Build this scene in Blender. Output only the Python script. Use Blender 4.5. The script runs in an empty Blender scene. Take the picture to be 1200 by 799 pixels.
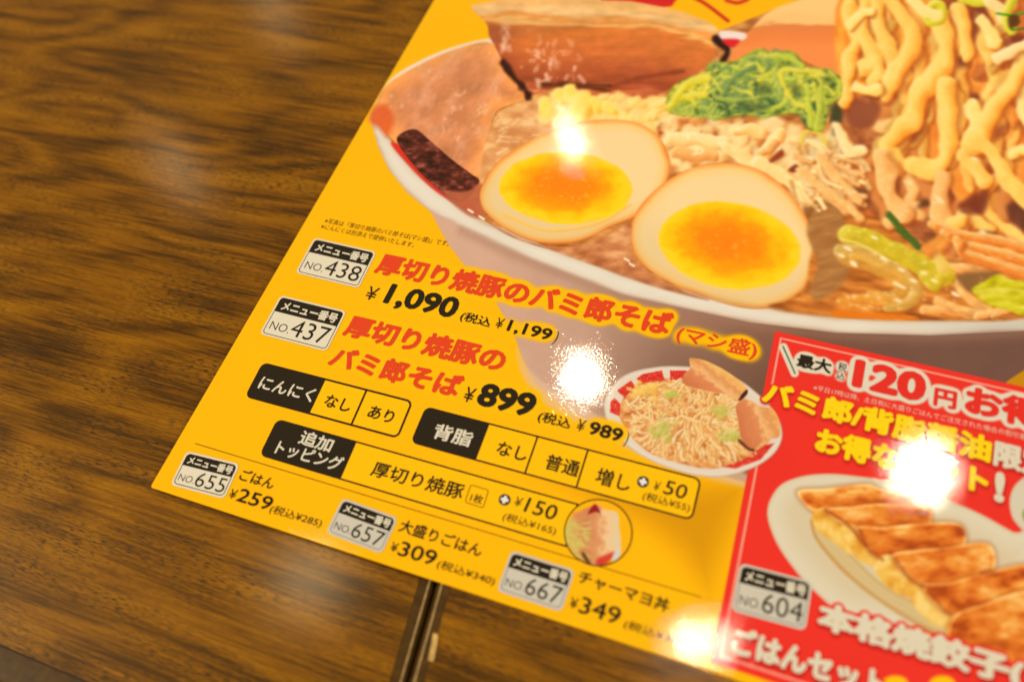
import bpy, bmesh, math, random
import numpy as np
from mathutils import Vector, Matrix

random.seed(7)
rng = np.random.default_rng(7)
scene = bpy.context.scene
COL = scene.collection

# ------------------------------------------------------------------ camera
# The world frame is the menu's own: x along its lower edge, y up its side,
# z out of its printed face; the origin is its lower left corner.
F = 933.0                                   # 28 mm lens on a 36 mm sensor, 1200 px wide
M = np.array([[0.93736791, 0.3247739, -0.12594966],
              [0.21767108, -0.82839897, -0.51611476],
              [-0.27195718, 0.45637382, -0.84720849]])
HEIGHT = 0.30
d0 = np.array([(176 - 600) / F, (570.5 - 399.5) / F, 1.0])
DEPTH0 = HEIGHT / (-(M[:, 2] @ d0))
CAM = -M.T @ (DEPTH0 * d0)


def ray(px, py):
    return M.T @ np.array([(px - 600) / F, (py - 399.5) / F, 1.0])


def P(px, py, z=0.0):
    r = ray(px, py)
    t = (z - CAM[2]) / r[2]
    return CAM + t * r


def Pxy(px, py):
    q = P(px, py)
    return np.array([q[0], q[1]])


cam_data = bpy.data.cameras.new('camera')
cam_data.lens = 28.0
cam_data.sensor_width = 36.0
cam_data.clip_start = 0.01
cam_data.clip_end = 50
cam = bpy.data.objects.new('camera', cam_data)
COL.objects.link(cam)
rm = np.column_stack([M[0], -M[1], -M[2]])
mw = Matrix([[*rm[0], CAM[0]], [*rm[1], CAM[1]], [*rm[2], CAM[2]], [0, 0, 0, 1]])
cam.matrix_world = mw
scene.camera = cam
fp = P(330, 415)
cam_data.dof.use_dof = True
cam_data.dof.focus_distance = float((M @ (fp - CAM))[2])
cam_data.dof.aperture_fstop = 3.8
cam_data.dof.aperture_blades = 0

# ------------------------------------------------------------------ light
scene.view_settings.view_transform = 'Standard'
scene.view_settings.look = 'None'
scene.view_settings.gamma = 1.0
scene.view_settings.exposure = 0.62
world = bpy.data.worlds.new('World')
scene.world = world
world.use_nodes = True
bg = world.node_tree.nodes['Background']
bg.inputs['Color'].default_value = (1.0, 0.80, 0.50, 1)
bg.inputs['Strength'].default_value = 0.15


def ceiling_lamp(px, py, H, radius, power, col=(1.0, 0.87, 0.62)):
    """a round ceiling lamp, where its mirror image in the menu is seen"""
    r = ray(px, py)
    p = P(px, py)
    r = r.copy()
    r[2] = -r[2]
    q = p + r * (H / r[2])
    l = bpy.data.lights.new('ceiling_lamp', 'POINT')
    l.energy = power
    l.shadow_soft_size = radius
    l.color = col
    o = bpy.data.objects.new('ceiling_lamp', l)
    o.location = q
    COL.objects.link(o)
    return o


LH = 1.5
ceiling_lamp(661, 147, LH, 0.013, 0.9)
ceiling_lamp(671, 170, LH, 0.020, 2.2)
ceiling_lamp(683, 441, LH, 0.034, 10)
ceiling_lamp(1080, 552, LH, 0.040, 10)
ceiling_lamp(806, 752, LH, 0.020, 1.8)
ceiling_lamp(841, 752, LH, 0.013, 0.9)
ceiling_lamp(207, 196, LH, 0.026, 2.6, (1.0, 0.76, 0.40))
ceiling_lamp(322, 12, LH, 0.05, 2, (1.0, 0.76, 0.40))
ceiling_lamp(362, 676, LH, 0.05, 5, (1.0, 0.76, 0.40))


def fill_lamp(x, y, z, radius, power, col=(1.0, 0.87, 0.62)):
    l = bpy.data.lights.new('fill_lamp', 'POINT')
    l.energy = power
    l.shadow_soft_size = radius
    l.color = col
    o = bpy.data.objects.new('fill_lamp', l)
    o.location = (x, y, z)
    COL.objects.link(o)


# unseen fill lamps added for diffuse light, to the sides and behind the viewer
fill_lamp(-1.5, -0.4, 1.3, 0.12, 40)
fill_lamp(0.2, -1.7, 1.4, 0.12, 36)
fill_lamp(1.8, -0.5, 1.4, 0.12, 32)

# ------------------------------------------------------------------ helpers


def tag(o, label=None, cat=None, kind=None, group=None):
    if label: o['label'] = label
    if cat: o['category'] = cat
    if kind: o['kind'] = kind
    if group: o['group'] = group
    return o


def empty(name, loc=(0, 0, 0)):
    o = bpy.data.objects.new(name, None)
    o.location = loc
    o.empty_display_size = 0.02
    COL.objects.link(o)
    return o


def link(name, me, mat, parent=None):
    o = bpy.data.objects.new(name, me)
    if mat and not me.materials: me.materials.append(mat)
    COL.objects.link(o)
    if parent: o.parent = parent
    return o


# ------------------------------------------------------------------ materials
def gloss_nodes(nt, bsdf):
    """laminate film: clear, a little rippled"""
    geo = nt.nodes.new('ShaderNodeNewGeometry')
    n1 = nt.nodes.new('ShaderNodeTexNoise')
    n1.inputs['Scale'].default_value = 1000
    n1.inputs['Detail'].default_value = 2.0
    n1.inputs['Roughness'].default_value = 0.6
    n2 = nt.nodes.new('ShaderNodeTexNoise')
    n2.inputs['Scale'].default_value = 55
    n2.inputs['Detail'].default_value = 1.0
    nt.links.new(geo.outputs['Position'], n1.inputs['Vector'])
    nt.links.new(geo.outputs['Position'], n2.inputs['Vector'])
    b1 = nt.nodes.new('ShaderNodeBump')
    b1.inputs['Strength'].default_value = 1.0
    b1.inputs['Distance'].default_value = 0.000021
    b2 = nt.nodes.new('ShaderNodeBump')
    b2.inputs['Strength'].default_value = 1.0
    b2.inputs['Distance'].default_value = 0.00007
    nt.links.new(n1.outputs[0], b1.inputs['Height'])
    nt.links.new(n2.outputs[0], b2.inputs['Height'])
    nt.links.new(b2.outputs['Normal'], b1.inputs['Normal'])
    nt.links.new(b1.outputs['Normal'], bsdf.inputs['Normal'])
    bsdf.inputs['Roughness'].default_value = 0.03
    bsdf.inputs['IOR'].default_value = 1.5


def srgb(c):
    out = []
    for v in c[:3]:
        v = v / 255.0
        out.append(v / 12.92 if v <= 0.04045 else ((v + 0.055) / 1.055) ** 2.4)
    return (*out, 1.0)


INK = {}


def ink(name, rgb):
    if name in INK: return INK[name]
    m = bpy.data.materials.new('ink_' + name)
    m.use_nodes = True
    b = m.node_tree.nodes['Principled BSDF']
    b.inputs['Base Color'].default_value = srgb((rgb[0], min(255, rgb[1] * 1.02), min(255, rgb[2] * 1.10)))
    gloss_nodes(m.node_tree, b)
    INK[name] = m
    return m


YELLOW = (255, 188, 0)
RED = (232, 52, 42)
BLACKC = (40, 32, 22)
CREAM = (222, 214, 192)
TITLE_RED = (226, 70, 34)
BLK = ink('black', BLACKC)
WHT = ink('white', CREAM)
REDI = ink('title_red', TITLE_RED)
REDB = ink('box_red', (228, 48, 38))
YEL = ink('yellow', (255, 214, 16))
YBG = ink('panel_yellow', (255, 194, 2))

# ------------------------------------------------------------------ lettering
_cache = {}


_thick = {}


def thicken(s, off):
    """heavier weight: the glyphs printed several times round a small circle"""
    v, f = glyph_mesh(s, min(off, 0.0))
    if off <= 0: return v, f, np.zeros(len(v))
    n = 8 if off < 0.03 else 12
    vs_, fs_, lv = [v], [f], [np.zeros(len(v))]
    for i in range(n):
        a = 2 * math.pi * i / n
        vs_.append(v + off * np.array([math.cos(a), math.sin(a)]))
        fs_.append(f + len(v) * (i + 1)); lv.append(np.full(len(v), i + 1.0))
    return np.vstack(vs_), np.vstack(fs_), np.concatenate(lv)


def glyph_mesh(s, off):
    k = (s, off)
    if k in _cache: return _cache[k]
    c = bpy.data.curves.new('lettering', 'FONT')
    c.body = s
    c.offset = off
    c.resolution_u = 3
    o = bpy.data.objects.new('lettering', c)
    COL.objects.link(o)
    dg = bpy.context.evaluated_depsgraph_get()
    dg.update()
    me = bpy.data.meshes.new_from_object(o.evaluated_get(dg))
    bpy.data.objects.remove(o)
    bm = bmesh.new()
    bm.from_mesh(me)
    bmesh.ops.triangulate(bm, faces=bm.faces[:])
    v = np.array([p.co[:2] for p in bm.verts])
    f = np.array([[q.index for q in t.verts] for t in bm.faces])
    bm.free()
    bpy.data.meshes.remove(me)
    _cache[k] = (v, f)
    return v, f


def place_text(s, bl, br, h, off=0.0, shear=0.0, ref=None):
    """glyph triangles on the menu: ink from bl to br, capital height h (px)"""
    v, f, lv = thicken(s, off)
    if ref is None:
        ref = '厚' if any(ord(ch) > 0x3000 for ch in s) else '0'
    rv = thicken(ref, off)[0]
    y0, y1 = rv[:, 1].min(), rv[:, 1].max()
    x0, x1 = v[:, 0].min(), v[:, 0].max()
    o = Pxy(*bl)
    ux = Pxy(*br) - o
    perp = np.array([-ux[1], ux[0]]) / np.hypot(*ux)
    # height in metres: project h px along the direction of perp
    e = 1e-4
    a = proj(o)
    b = proj(o + perp * e)
    hw = h / (np.hypot(*(b - a)) / e)
    t = (v[:, 0] - x0) / (x1 - x0)
    w = (v[:, 1] - y0) / (y1 - y0)
    pts = o + np.outer(t, ux) + np.outer(w * hw, perp) + np.outer(w * hw * shear, ux / np.hypot(*ux))
    return pts, f, lv


def proj(q):
    c = M @ (np.array([q[0], q[1], 0.0]) - CAM)
    return np.array([c[0] / c[2] * F + 600, c[1] / c[2] * F + 399.5])


LAYER = 0.00004      # one printed layer


def flat(name, pts, faces, mat, parent, layer, lv=None):
    me = bpy.data.meshes.new(name)
    z = LAYER * layer
    if lv is None: lv = np.zeros(len(pts))
    me.from_pydata([(p[0], p[1], z + 0.0000015 * q) for p, q in zip(pts, lv)], [], [tuple(int(i) for i in t) for t in faces])
    me.update()
    if me.polygons and me.polygons[0].normal.z < 0: me.flip_normals()
    return link(name, me, mat, parent)


HALO = []   # placements whose outline is also printed as a halo


def text(name, s, bl, br, h, mat, parent, off=0.0, shear=0.0, layer=6, halo=None, ref=None):
    pts, f, lv = place_text(s, bl, br, h, off, shear, ref)
    o = flat(name, pts, f, mat, parent, layer, lv)
    if halo: HALO.append((pts, f, halo))
    return o


# ------------------------------------------------------------------ canvas
X0, Y0 = -0.004, -0.004
X1 = max(Pxy(1210, 0)[0], Pxy(1215, 810)[0]) + 0.004
Y1 = max(Pxy(500, -8)[1], Pxy(1210, -8)[1]) + 0.004
TEX = 0.00021
NW, NH = int((X1 - X0) / TEX), int((Y1 - Y0) / TEX)
print('canvas', NW, NH, 'extent', X1, Y1)
gx = X0 + (np.arange(NW) + 0.5) * TEX
gy = Y0 + (np.arange(NH) + 0.5) * TEX
WX, WY = np.meshgrid(gx, gy)
cx = M[0, 0] * (WX - CAM[0]) + M[0, 1] * (WY - CAM[1]) - M[0, 2] * CAM[2]
cy = M[1, 0] * (WX - CAM[0]) + M[1, 1] * (WY - CAM[1]) - M[1, 2] * CAM[2]
cz = M[2, 0] * (WX - CAM[0]) + M[2, 1] * (WY - CAM[1]) - M[2, 2] * CAM[2]
PX = (cx / cz * F + 600).astype(np.float32)
PY = (cy / cz * F + 399.5).astype(np.float32)
del cx, cy, cz, WX, WY
IMG = np.zeros((NH, NW, 3), np.float32)


def window(x0, y0, x1, y1, pad=4):
    q = np.array([Pxy(a, b) for a in (x0 - pad, x1 + pad) for b in (y0 - pad, y1 + pad)])
    c0 = int(max(0, (q[:, 0].min() - X0) / TEX)); c1 = int(min(NW, (q[:, 0].max() - X0) / TEX + 2))
    r0 = int(max(0, (q[:, 1].min() - Y0) / TEX)); r1 = int(min(NH, (q[:, 1].max() - Y0) / TEX + 2))
    if c1 <= c0 or r1 <= r0: return None
    return slice(r0, r1), slice(c0, c1)


def A(c): return np.array(c[:3], np.float32)


def over(w, col, alpha):
    """lay a colour (array or triple) over the print inside window w"""
    col = np.asarray(col, np.float32)
    a = alpha[..., None].astype(np.float32)
    IMG[w] = IMG[w] * (1 - a) + col * a


def spline(pts, n=8, closed=False):
    p = np.array(pts, float)
    k = len(p)
    if k < 3 and not closed:
        t = np.linspace(0, 1, n + 1)[:, None]
        return p[0] * (1 - t) + p[-1] * t
    out = []
    rngk = range(k if closed else k - 1)
    for i in rngk:
        if closed:
            a, b, c, d = p[(i - 1) % k], p[i], p[(i + 1) % k], p[(i + 2) % k]
        else:
            a = p[i - 1] if i else 2 * p[0] - p[1]
            b, c = p[i], p[i + 1]
            d = p[i + 2] if i + 2 < k else 2 * p[-1] - p[-2]
        t = np.arange(n)[:, None] / n
        out.append(0.5 * (2 * b + (c - a) * t + (2 * a - 5 * b + 4 * c - d) * t ** 2 + (3 * b - a - 3 * c + d) * t ** 3))
    if not closed: out.append(p[-1:])
    return np.vstack(out)


def sdist(poly, x, y):
    """signed distance to a closed polygon, negative inside"""
    d = np.full(x.shape, 1e9, np.float32)
    ins = np.zeros(x.shape, bool)
    n = len(poly)
    for i in range(n):
        ax, ay = poly[i]
        bx, by = poly[(i + 1) % n]
        ex, ey = bx - ax, by - ay
        L = ex * ex + ey * ey + 1e-9
        t = np.clip(((x - ax) * ex + (y - ay) * ey) / L, 0, 1)
        dd = (x - ax - t * ex) ** 2 + (y - ay - t * ey) ** 2
        np.minimum(d, dd, out=d)
        if ay != by:
            c = ((ay > y) != (by > y)) & (x < (bx - ax) * (y - ay) / (by - ay) + ax)
            ins ^= c
    d = np.sqrt(d)
    return np.where(ins, -d, d)


def poly_area(pts, smooth=True, n=5):
    p = spline(pts, n, True) if smooth else np.array(pts, float)
    w = window(p[:, 0].min(), p[:, 1].min(), p[:, 0].max(), p[:, 1].max(), 14)
    if w is None: return None, None
    return w, sdist(p, PX[w], PY[w])


def cov(sd, soft=0.5): return np.clip(0.5 - sd / (2 * soft), 0, 1)


def smooth(a, b, x):
    t = np.clip((x - a) / (b - a), 0, 1)
    return t * t * (3 - 2 * t)


_nz = [rng.random((256, 256)).astype(np.float32) for _ in range(6)]


def vnoise(x, y, k=0):
    g = _nz[k % 6]
    xi = np.floor(x).astype(int); yi = np.floor(y).astype(int)
    fx = x - xi; fy = y - yi
    fx = fx * fx * (3 - 2 * fx); fy = fy * fy * (3 - 2 * fy)
    xi &= 255; yi &= 255
    x2 = (xi + 1) & 255; y2 = (yi + 1) & 255
    return (g[yi, xi] * (1 - fx) + g[yi, x2] * fx) * (1 - fy) + (g[y2, xi] * (1 - fx) + g[y2, x2] * fx) * fy


def fbm(x, y, k=0, o=4):
    s = 0; a = 0.5; t = 0
    for i in range(o):
        s = s + a * vnoise(x * 2 ** i + 17 * i, y * 2 ** i + 31 * i, k + i)
        t += a; a *= 0.55
    return s / t


def mixc(a, b, t):
    return A(a) + (A(b) - A(a)) * t[..., None]


def ramp(t, stops):
    out = np.zeros(t.shape + (3,), np.float32)
    xs = [s[0] for s in stops]
    for c in range(3):
        out[..., c] = np.interp(t, xs, [s[1][c] for s in stops])
    return out


def fill(pts, col, smooth_=True, soft=0.5, alpha=1.0):
    w, sd = poly_area(pts, smooth_)
    if w is None: return
    over(w, A(col), cov(sd, soft) * alpha)


def textured(pts, fn, smooth_=True, soft=0.6):
    w, sd = poly_area(pts, smooth_)
    if w is None: return
    over(w, fn(PX[w], PY[w], sd), cov(sd, soft))


def ell(c, rx, ry, rot=0, n=28):
    t = np.linspace(0, 2 * math.pi, n, endpoint=False)
    r = math.radians(rot)
    return [(c[0] + rx * math.cos(a) * math.cos(r) - ry * math.sin(a) * math.sin(r),
             c[1] + rx * math.cos(a) * math.sin(r) + ry * math.sin(a) * math.cos(r)) for a in t]


def strand(pts, wd, stops, alpha=1.0, light=(-0.8, -0.6), soft=0.8, seed=0, wob=0.12, fib=0.0, gl=0.0, ao=0.0, flatc=0.0):
    """a rounded ribbon of food seen in the photograph print: shaded across"""
    p = spline(pts, 6)
    r = wd / 2
    w = window(p[:, 0].min() - r, p[:, 1].min() - r, p[:, 0].max() + r, p[:, 1].max() + r, 3)
    if w is None: return
    x, y = PX[w], PY[w]
    if x.size == 0: return
    if wd > 5:
        q = 0.20 * wd * min(1.0, wob * 5)
        sc = 1.1 / wd
        x, y = (x + q * (vnoise(x * sc + seed * 3.1, y * sc, 1) - 0.5) * 2 + 0.3 * q * (vnoise(x * sc * 3, y * sc * 3, 2) - 0.5),
                y + q * (vnoise(x * sc, y * sc + seed * 2.3, 3) - 0.5) * 2 + 0.3 * q * (vnoise(x * sc * 3, y * sc * 3, 4) - 0.5))
    best = np.full(x.shape, 1e9, np.float32)
    lat = np.zeros(x.shape, np.float32)
    al = np.zeros(x.shape, np.float32)
    acc = 0
    for i in range(len(p) - 1):
        ax, ay = p[i]; bx, by = p[i + 1]
        ex, ey = bx - ax, by - ay
        L = math.hypot(ex, ey) + 1e-6
        ex /= L; ey /= L
        t = np.clip((x - ax) * ex + (y - ay) * ey, 0, L)
        dx = x - ax - t * ex; dy = y - ay - t * ey
        d = dx * dx + dy * dy
        m = d < best
        best = np.where(m, d, best)
        lat = np.where(m, dx * light[0] + dy * light[1], lat)
        al = np.where(m, acc + t, al)
        acc += L
    d = np.sqrt(best)
    rr = r * (1 + wob * (vnoise(al / max(r, 2) * 0.5 + seed * 7.3, al * 0 + seed * 1.7, seed) - 0.5) * 2)
    a = np.clip((rr - d) / (2 * soft) + 0.5, 0, 1) * alpha
    t = np.clip(-lat / np.maximum(rr, 0.5) * 0.5 + 0.5, 0, 1)      # 0 lit edge, 1 far edge
    side = smooth(0.45, 1.0, t)
    if flatc:
        q = np.abs(t - 0.38) / 0.62
        t = t * (1 - flatc) + flatc * (0.75 * q ** 2.2 + 0.5 * (fbm(x / (r * 1.6) + seed * 3, y / (r * 1.6), seed + 3, 3) - 0.32))
        t = np.clip(t, 0, 1)
    if ao:
        over(w, A((150, 66, 26)), smooth(rr * 1.75 + 1.5, rr * 0.8, d) * ao * side)
    t = np.clip(t + 0.16 * (fbm(x / (r + 1) + seed, y / (r + 1), seed, 3) - 0.5), 0, 1)
    c = ramp(t, stops)
    if fib: c = c * (1 + fib * (vnoise(al * 0.12, lat * 1.1 + seed, seed + 1)[..., None] - 0.5))
    if gl:
        g = smooth(0.72, 0.86, vnoise(x * 0.35 + seed, y * 0.35, seed + 2)) * smooth(0.9, 0.3, np.abs(t - 0.3) * 3)
        c = c + (A((255, 248, 225)) - c) * (g * gl)[..., None]
    over(w, c, a)


def blur(a, r):
    r = int(round(r))
    if r < 1: return a
    for ax in (0, 1):
        for _ in range(3):
            pad = [(0, 0), (0, 0)]; pad[ax] = (r + 1, r)
            c = np.cumsum(np.pad(a, pad, mode='edge'), axis=ax, dtype=np.float64)
            n = a.shape[ax]
            hi = np.take(c, np.arange(2 * r + 1, 2 * r + 1 + n), axis=ax)
            lo = np.take(c, np.arange(0, n), axis=ax)
            a = ((hi - lo) / (2 * r + 1)).astype(np.float32)
    return a


def raster(pts, f):
    """coverage of glyph triangles on the canvas (window, array)"""
    pad = 34
    c = (pts - np.array([X0, Y0])) / TEX
    c0 = int(max(0, c[:, 0].min() - pad)); c1 = int(min(NW, c[:, 0].max() + pad))
    r0 = int(max(0, c[:, 1].min() - pad)); r1 = int(min(NH, c[:, 1].max() + pad))
    if c1 <= c0 or r1 <= r0: return None, None
    m = np.zeros((r1 - r0, c1 - c0), np.float32)
    q = c - np.array([c0 + 0.5, r0 + 0.5])
    for t in f:
        a, b, d = q[t[0]], q[t[1]], q[t[2]]
        xa = max(0, int(min(a[0], b[0], d[0]))); xb = min(m.shape[1], int(max(a[0], b[0], d[0])) + 2)
        ya = max(0, int(min(a[1], b[1], d[1]))); yb = min(m.shape[0], int(max(a[1], b[1], d[1])) + 2)
        if xb <= xa or yb <= ya: continue
        xx, yy = np.meshgrid(np.arange(xa, xb), np.arange(ya, yb))
        D = (b[0] - a[0]) * (d[1] - a[1]) - (b[1] - a[1]) * (d[0] - a[0])
        if abs(D) < 1e-9: continue
        l1 = ((xx - a[0]) * (d[1] - a[1]) - (yy - a[1]) * (d[0] - a[0])) / D
        l2 = ((b[0] - a[0]) * (yy - a[1]) - (b[1] - a[1]) * (xx - a[0])) / D
        ok = (l1 >= -0.02) & (l2 >= -0.02) & (l1 + l2 <= 1.02)
        m[ya:yb, xa:xb] = np.maximum(m[ya:yb, xa:xb], ok)
    return (slice(r0, r1), slice(c0, c1)), m


def Z(x0, y0, s, pts): return [(x0 + a / s, y0 + b / s) for a, b in pts]


# ------------------------------------------------------------------ the menu
menu = tag(empty('menu_sheet'), 'glossy yellow laminated menu sheet with noodle bowl pictures and red prices on the wooden table', 'menu')


def corner_map(bl, br, tl):
    o, a, b = Pxy(*bl), Pxy(*br), Pxy(*tl)
    ux = a - o
    per = np.array([-ux[1], ux[0]]) / np.hypot(*ux)
    h = (b - o) @ per
    sh = (b - o) @ ux / np.hypot(*ux)
    vy = per * h + ux / np.hypot(*ux) * sh * 0.35
    return lambda u, v: o + ux * u + vy * v


def rounded(fm, u0, v0, u1, v1, r, W, H, corners=(1, 1, 1, 1), n=5):
    """rounded rectangle in a corner_map's units; r, W, H in metres"""
    ru, rv = r / W, r / H
    out = []
    cs = [(u0, v0, 180), (u1, v0, 270), (u1, v1, 0), (u0, v1, 90)]
    for k, (u, v, a0) in enumerate(cs):
        if not corners[k]:
            out.append(fm(u, v)); continue
        cu = u + (ru if k in (0, 3) else -ru)
        cv = v + (rv if k in (0, 1) else -rv)
        for i in range(n + 1):
            a = math.radians(a0 + 90 * i / n)
            out.append(fm(cu + ru * math.cos(a), cv + rv * math.sin(a)))
    return out


def dims(bl, br, tl):
    fm = corner_map(bl, br, tl)
    W = np.hypot(*(fm(1, 0) - fm(0, 0))); H = np.hypot(*(fm(0, 1) - fm(0, 0)))
    return fm, W, H


def panel(name, pts, mat, parent, layer):
    return flat(name, pts, [list(range(len(pts)))], mat, parent, layer)


def ring(name, outer, inner, mat, parent, layer):
    n = len(outer)
    return flat(name, list(outer) + list(inner),
                [(i, (i + 1) % n, n + (i + 1) % n, n + i) for i in range(n)], mat, parent, layer)


def tx_box(name, s, fm, u0, u1, v0, v1, mat, parent, layer, off=0.0, ref=None, shear=0.0):
    v, f, lv = thicken(s, off)
    if ref is None: ref = '厚' if any(ord(ch) > 0x3000 for ch in s) else '0'
    rv = thicken(ref, off)[0]
    y0, y1 = rv[:, 1].min(), rv[:, 1].max()
    x0, x1 = v[:, 0].min(), v[:, 0].max()
    pts = [fm(u0 + (u1 - u0) * (a - x0) / (x1 - x0) + shear * (b - y0) / (y1 - y0),
              v0 + (v1 - v0) * (b - y0) / (y1 - y0)) for a, b in v]
    return flat(name, pts, f, mat, parent, layer, lv)


def number_box(num, bl, br, tl, rim, lab, sl=0.0):
    fm, W, H = dims(bl, br, tl)
    base = panel('number_box', rounded(fm, 0, 0, 1, 1, 0.0022, W, H), ink('box_rim_' + rim, (226, 218, 196) if rim == 'w' else (205, 200, 186)), menu, 7)
    base['label'] = lab
    e = 0.0009
    eu, ev = e / W, e / H
    ln = 0.00035 if rim == 'w' else 0.0004
    o = rounded(fm, eu, ev, 1 - eu, 1 - ev, 0.0018, W, H)
    eu2, ev2 = (e + ln) / W, (e + ln) / H
    i = rounded(fm, eu2, ev2, 1 - eu2, 1 - ev2, 0.0015, W, H)
    ring('border_line', o, i, BLK if rim == 'w' else ink('grey_line', (150, 148, 150)), base, 8)
    panel('header_bar', rounded(fm, eu, 0.60, 1 - eu, 1 - ev, 0.0018, W, H, (0, 0, 1, 1)), BLK, base, 9)
    tx_box('header_lettering', 'メニュー番号', fm, 0.10, 0.93, 0.655, 0.885, WHT, base, 10, 0.035)
    tx_box('prefix_lettering', 'NO.', fm, 0.085, 0.37, 0.17, 0.36, BLK, base, 10, -0.012)
    tx_box('number_lettering', num, fm, 0.39, 0.93, 0.13, 0.53, BLK, base, 10, -0.004, shear=sl)


number_box('438', (346.5, 320), (420.5, 338), (366, 278.5), 'w', 'white numbered box reading 438 at the top left')
number_box('437', (304.5, 391.5), (383, 412), (327.5, 346), 'w', 'white numbered box reading 437')
number_box('655', (200, 568), (263, 584.5), (218, 528), 'w', 'white numbered box reading 655 in the sheet corner')
number_box('657', (382, 624), (447.5, 649), (401.5, 583), 'g', 'grey rimmed numbered box reading 657')
number_box('667', (582, 692), (658, 717), (601, 645), 'g', 'grey rimmed numbered box reading 667')
number_box('604', (856.5, 715), (943.5, 739), (870, 660), 'g', 'grey rimmed numbered box reading 604 on the red panel')

YH = dict(kind='glow')
g = dict(halo='glow')
text('dish_name_lettering', '厚切り焼豚のバミ郎そば', (437, 320), (783, 395), 26, REDI, menu, 0.042, 0.020, **g)
text('dish_name_lettering', '(マシ盛)', (791, 399), (885, 420), 18, REDI, menu, 0.018, 0.012, **g)
text('dish_name_lettering', '厚切り焼豚の', (400, 393), (587, 437.5), 27, REDI, menu, 0.042, 0.020, **g)
text('dish_name_lettering', 'バミ郎そば', (382, 429), (535, 467.5), 27, REDI, menu, 0.042, 0.020, **g)
text('yen_sign_lettering', '¥', (426, 350), (438, 353), 16.2, BLK, menu, 0.0, 0.020)
text('price_lettering', '1,090', (448, 355), (531, 374), 26, BLK, menu, 0.036, 0.032, **g)
text('tax_note_lettering', '(税込', (538, 375), (573, 384), 11, BLK, menu, 0.014, 0.012, **g)
text('yen_sign_lettering', '¥', (579, 384), (587, 386), 12.5, BLK, menu, 0.0, 0.020, **g)
text('tax_note_lettering', '1,199', (593, 387.5), (644, 399.5), 14, BLK, menu, 0.026, 0.024, **g)
text('tax_note_lettering', ')', (648, 400), (651, 401), 13, BLK, menu, 0.0, 0.020, **g)
text('yen_sign_lettering', '¥', (541, 469.5), (552, 472.5), 17.5, BLK, menu, 0.004, 0.020)
text('price_lettering', '899', (556, 474), (622, 490), 29, BLK, menu, 0.042, 0.028, **g)
text('tax_note_lettering', '(税込', (629, 493), (667, 503), 12, BLK, menu, 0.014, 0.012, **g)
text('yen_sign_lettering', '¥', (674, 504), (683, 506.5), 13.8, BLK, menu, 0.0, 0.020, **g)
text('tax_note_lettering', '989', (688, 508), (727, 518.5), 16, BLK, menu, 0.030, 0.020, **g)
text('tax_note_lettering', ')', (731, 519), (734, 520), 14, BLK, menu, 0.0, 0.020, **g)
text('small_note_lettering', '※写真は「厚切り焼豚のバミ郎そば(マシ盛)」です。', (379.5, 261.5), (525, 289), 6, BLK, menu, -0.006, 0.05)
text('small_note_lettering', '※にんにくは別添えで提供いたします。', (375, 268), (484, 290.5), 6, BLK, menu, -0.006, 0.05)


def choice_box(bl, br, tl, dark, divs, lw, name='choice_box', right_open=False):
    fm, W, H = dims(bl, br, tl)
    r = 0.0030
    cr = (1, 0, 0, 1) if right_open else (1, 1, 1, 1)
    base = panel(name, rounded(fm, 0, 0, 1, 1, r, W, H, cr), YBG, menu, 3)
    eu, ev = lw / W, lw / H
    ring('border_line', rounded(fm, 0, 0, 1, 1, r, W, H, cr), rounded(fm, eu, ev, 1 - eu, 1 - ev, r - lw, W, H, cr), BLK, base, 4)
    panel('dark_panel', rounded(fm, eu * 0.5, ev * 0.5, dark, 1 - ev * 0.5, r * 0.9, W, H, (1, 0, 0, 1)), BLK, base, 5)
    for d in divs:
        panel('divider_line', [fm(d - eu / 2, 0), fm(d + eu / 2, 0), fm(d + eu / 2, 1), fm(d - eu / 2, 1)], BLK, base, 5)
    return base


b = choice_box((287, 465), (466.5, 514), (306.5, 424), 0.435, (0.705,), 0.00095)
b['label'] = 'garlic choice box, black at its left end'
text('choice_lettering', 'にんにく', (301, 455.5), (364.5, 472), 17, WHT, b, 0.020, 0.010, layer=7)
text('choice_lettering', 'なし', (378, 476), (408, 484), 16, BLK, b, 0.020, 0.010, layer=7)
text('choice_lettering', 'あり', (429, 489), (458, 497), 16, BLK, b, 0.020, 0.010, layer=7)
b = choice_box((481, 518.5), (811, 610), (499, 476), 0.25, (0.43, 0.612), 0.00075)
b['label'] = 'back fat choice box with three open fields'
text('choice_lettering', '背脂', (505.5, 513), (550, 524.5), 18, WHT, b, 0.024, 0.010, layer=7)
text('choice_lettering', 'なし', (580, 532.5), (615, 541.5), 17, BLK, b, 0.018, 0.010, layer=7)
text('choice_lettering', '普通', (637, 549), (676, 559.5), 18, BLK, b, 0.016, 0.010, layer=7)
text('choice_lettering', '増し', (696, 566), (736, 577), 19, BLK, b, 0.014, 0.010, layer=7)
text('yen_sign_lettering', '¥', (764, 574), (771, 576), 11.2, BLK, b, -0.005, 0.1, layer=7)
text('price_lettering', '50', (776, 578), (802, 585.5), 17, BLK, b, 0.006, 0.08, layer=7)
text('tax_note_lettering', '(税込¥55)', (752, 585), (807, 600), 9.5, BLK, b, 0.0, 0.08, layer=7)


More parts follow.
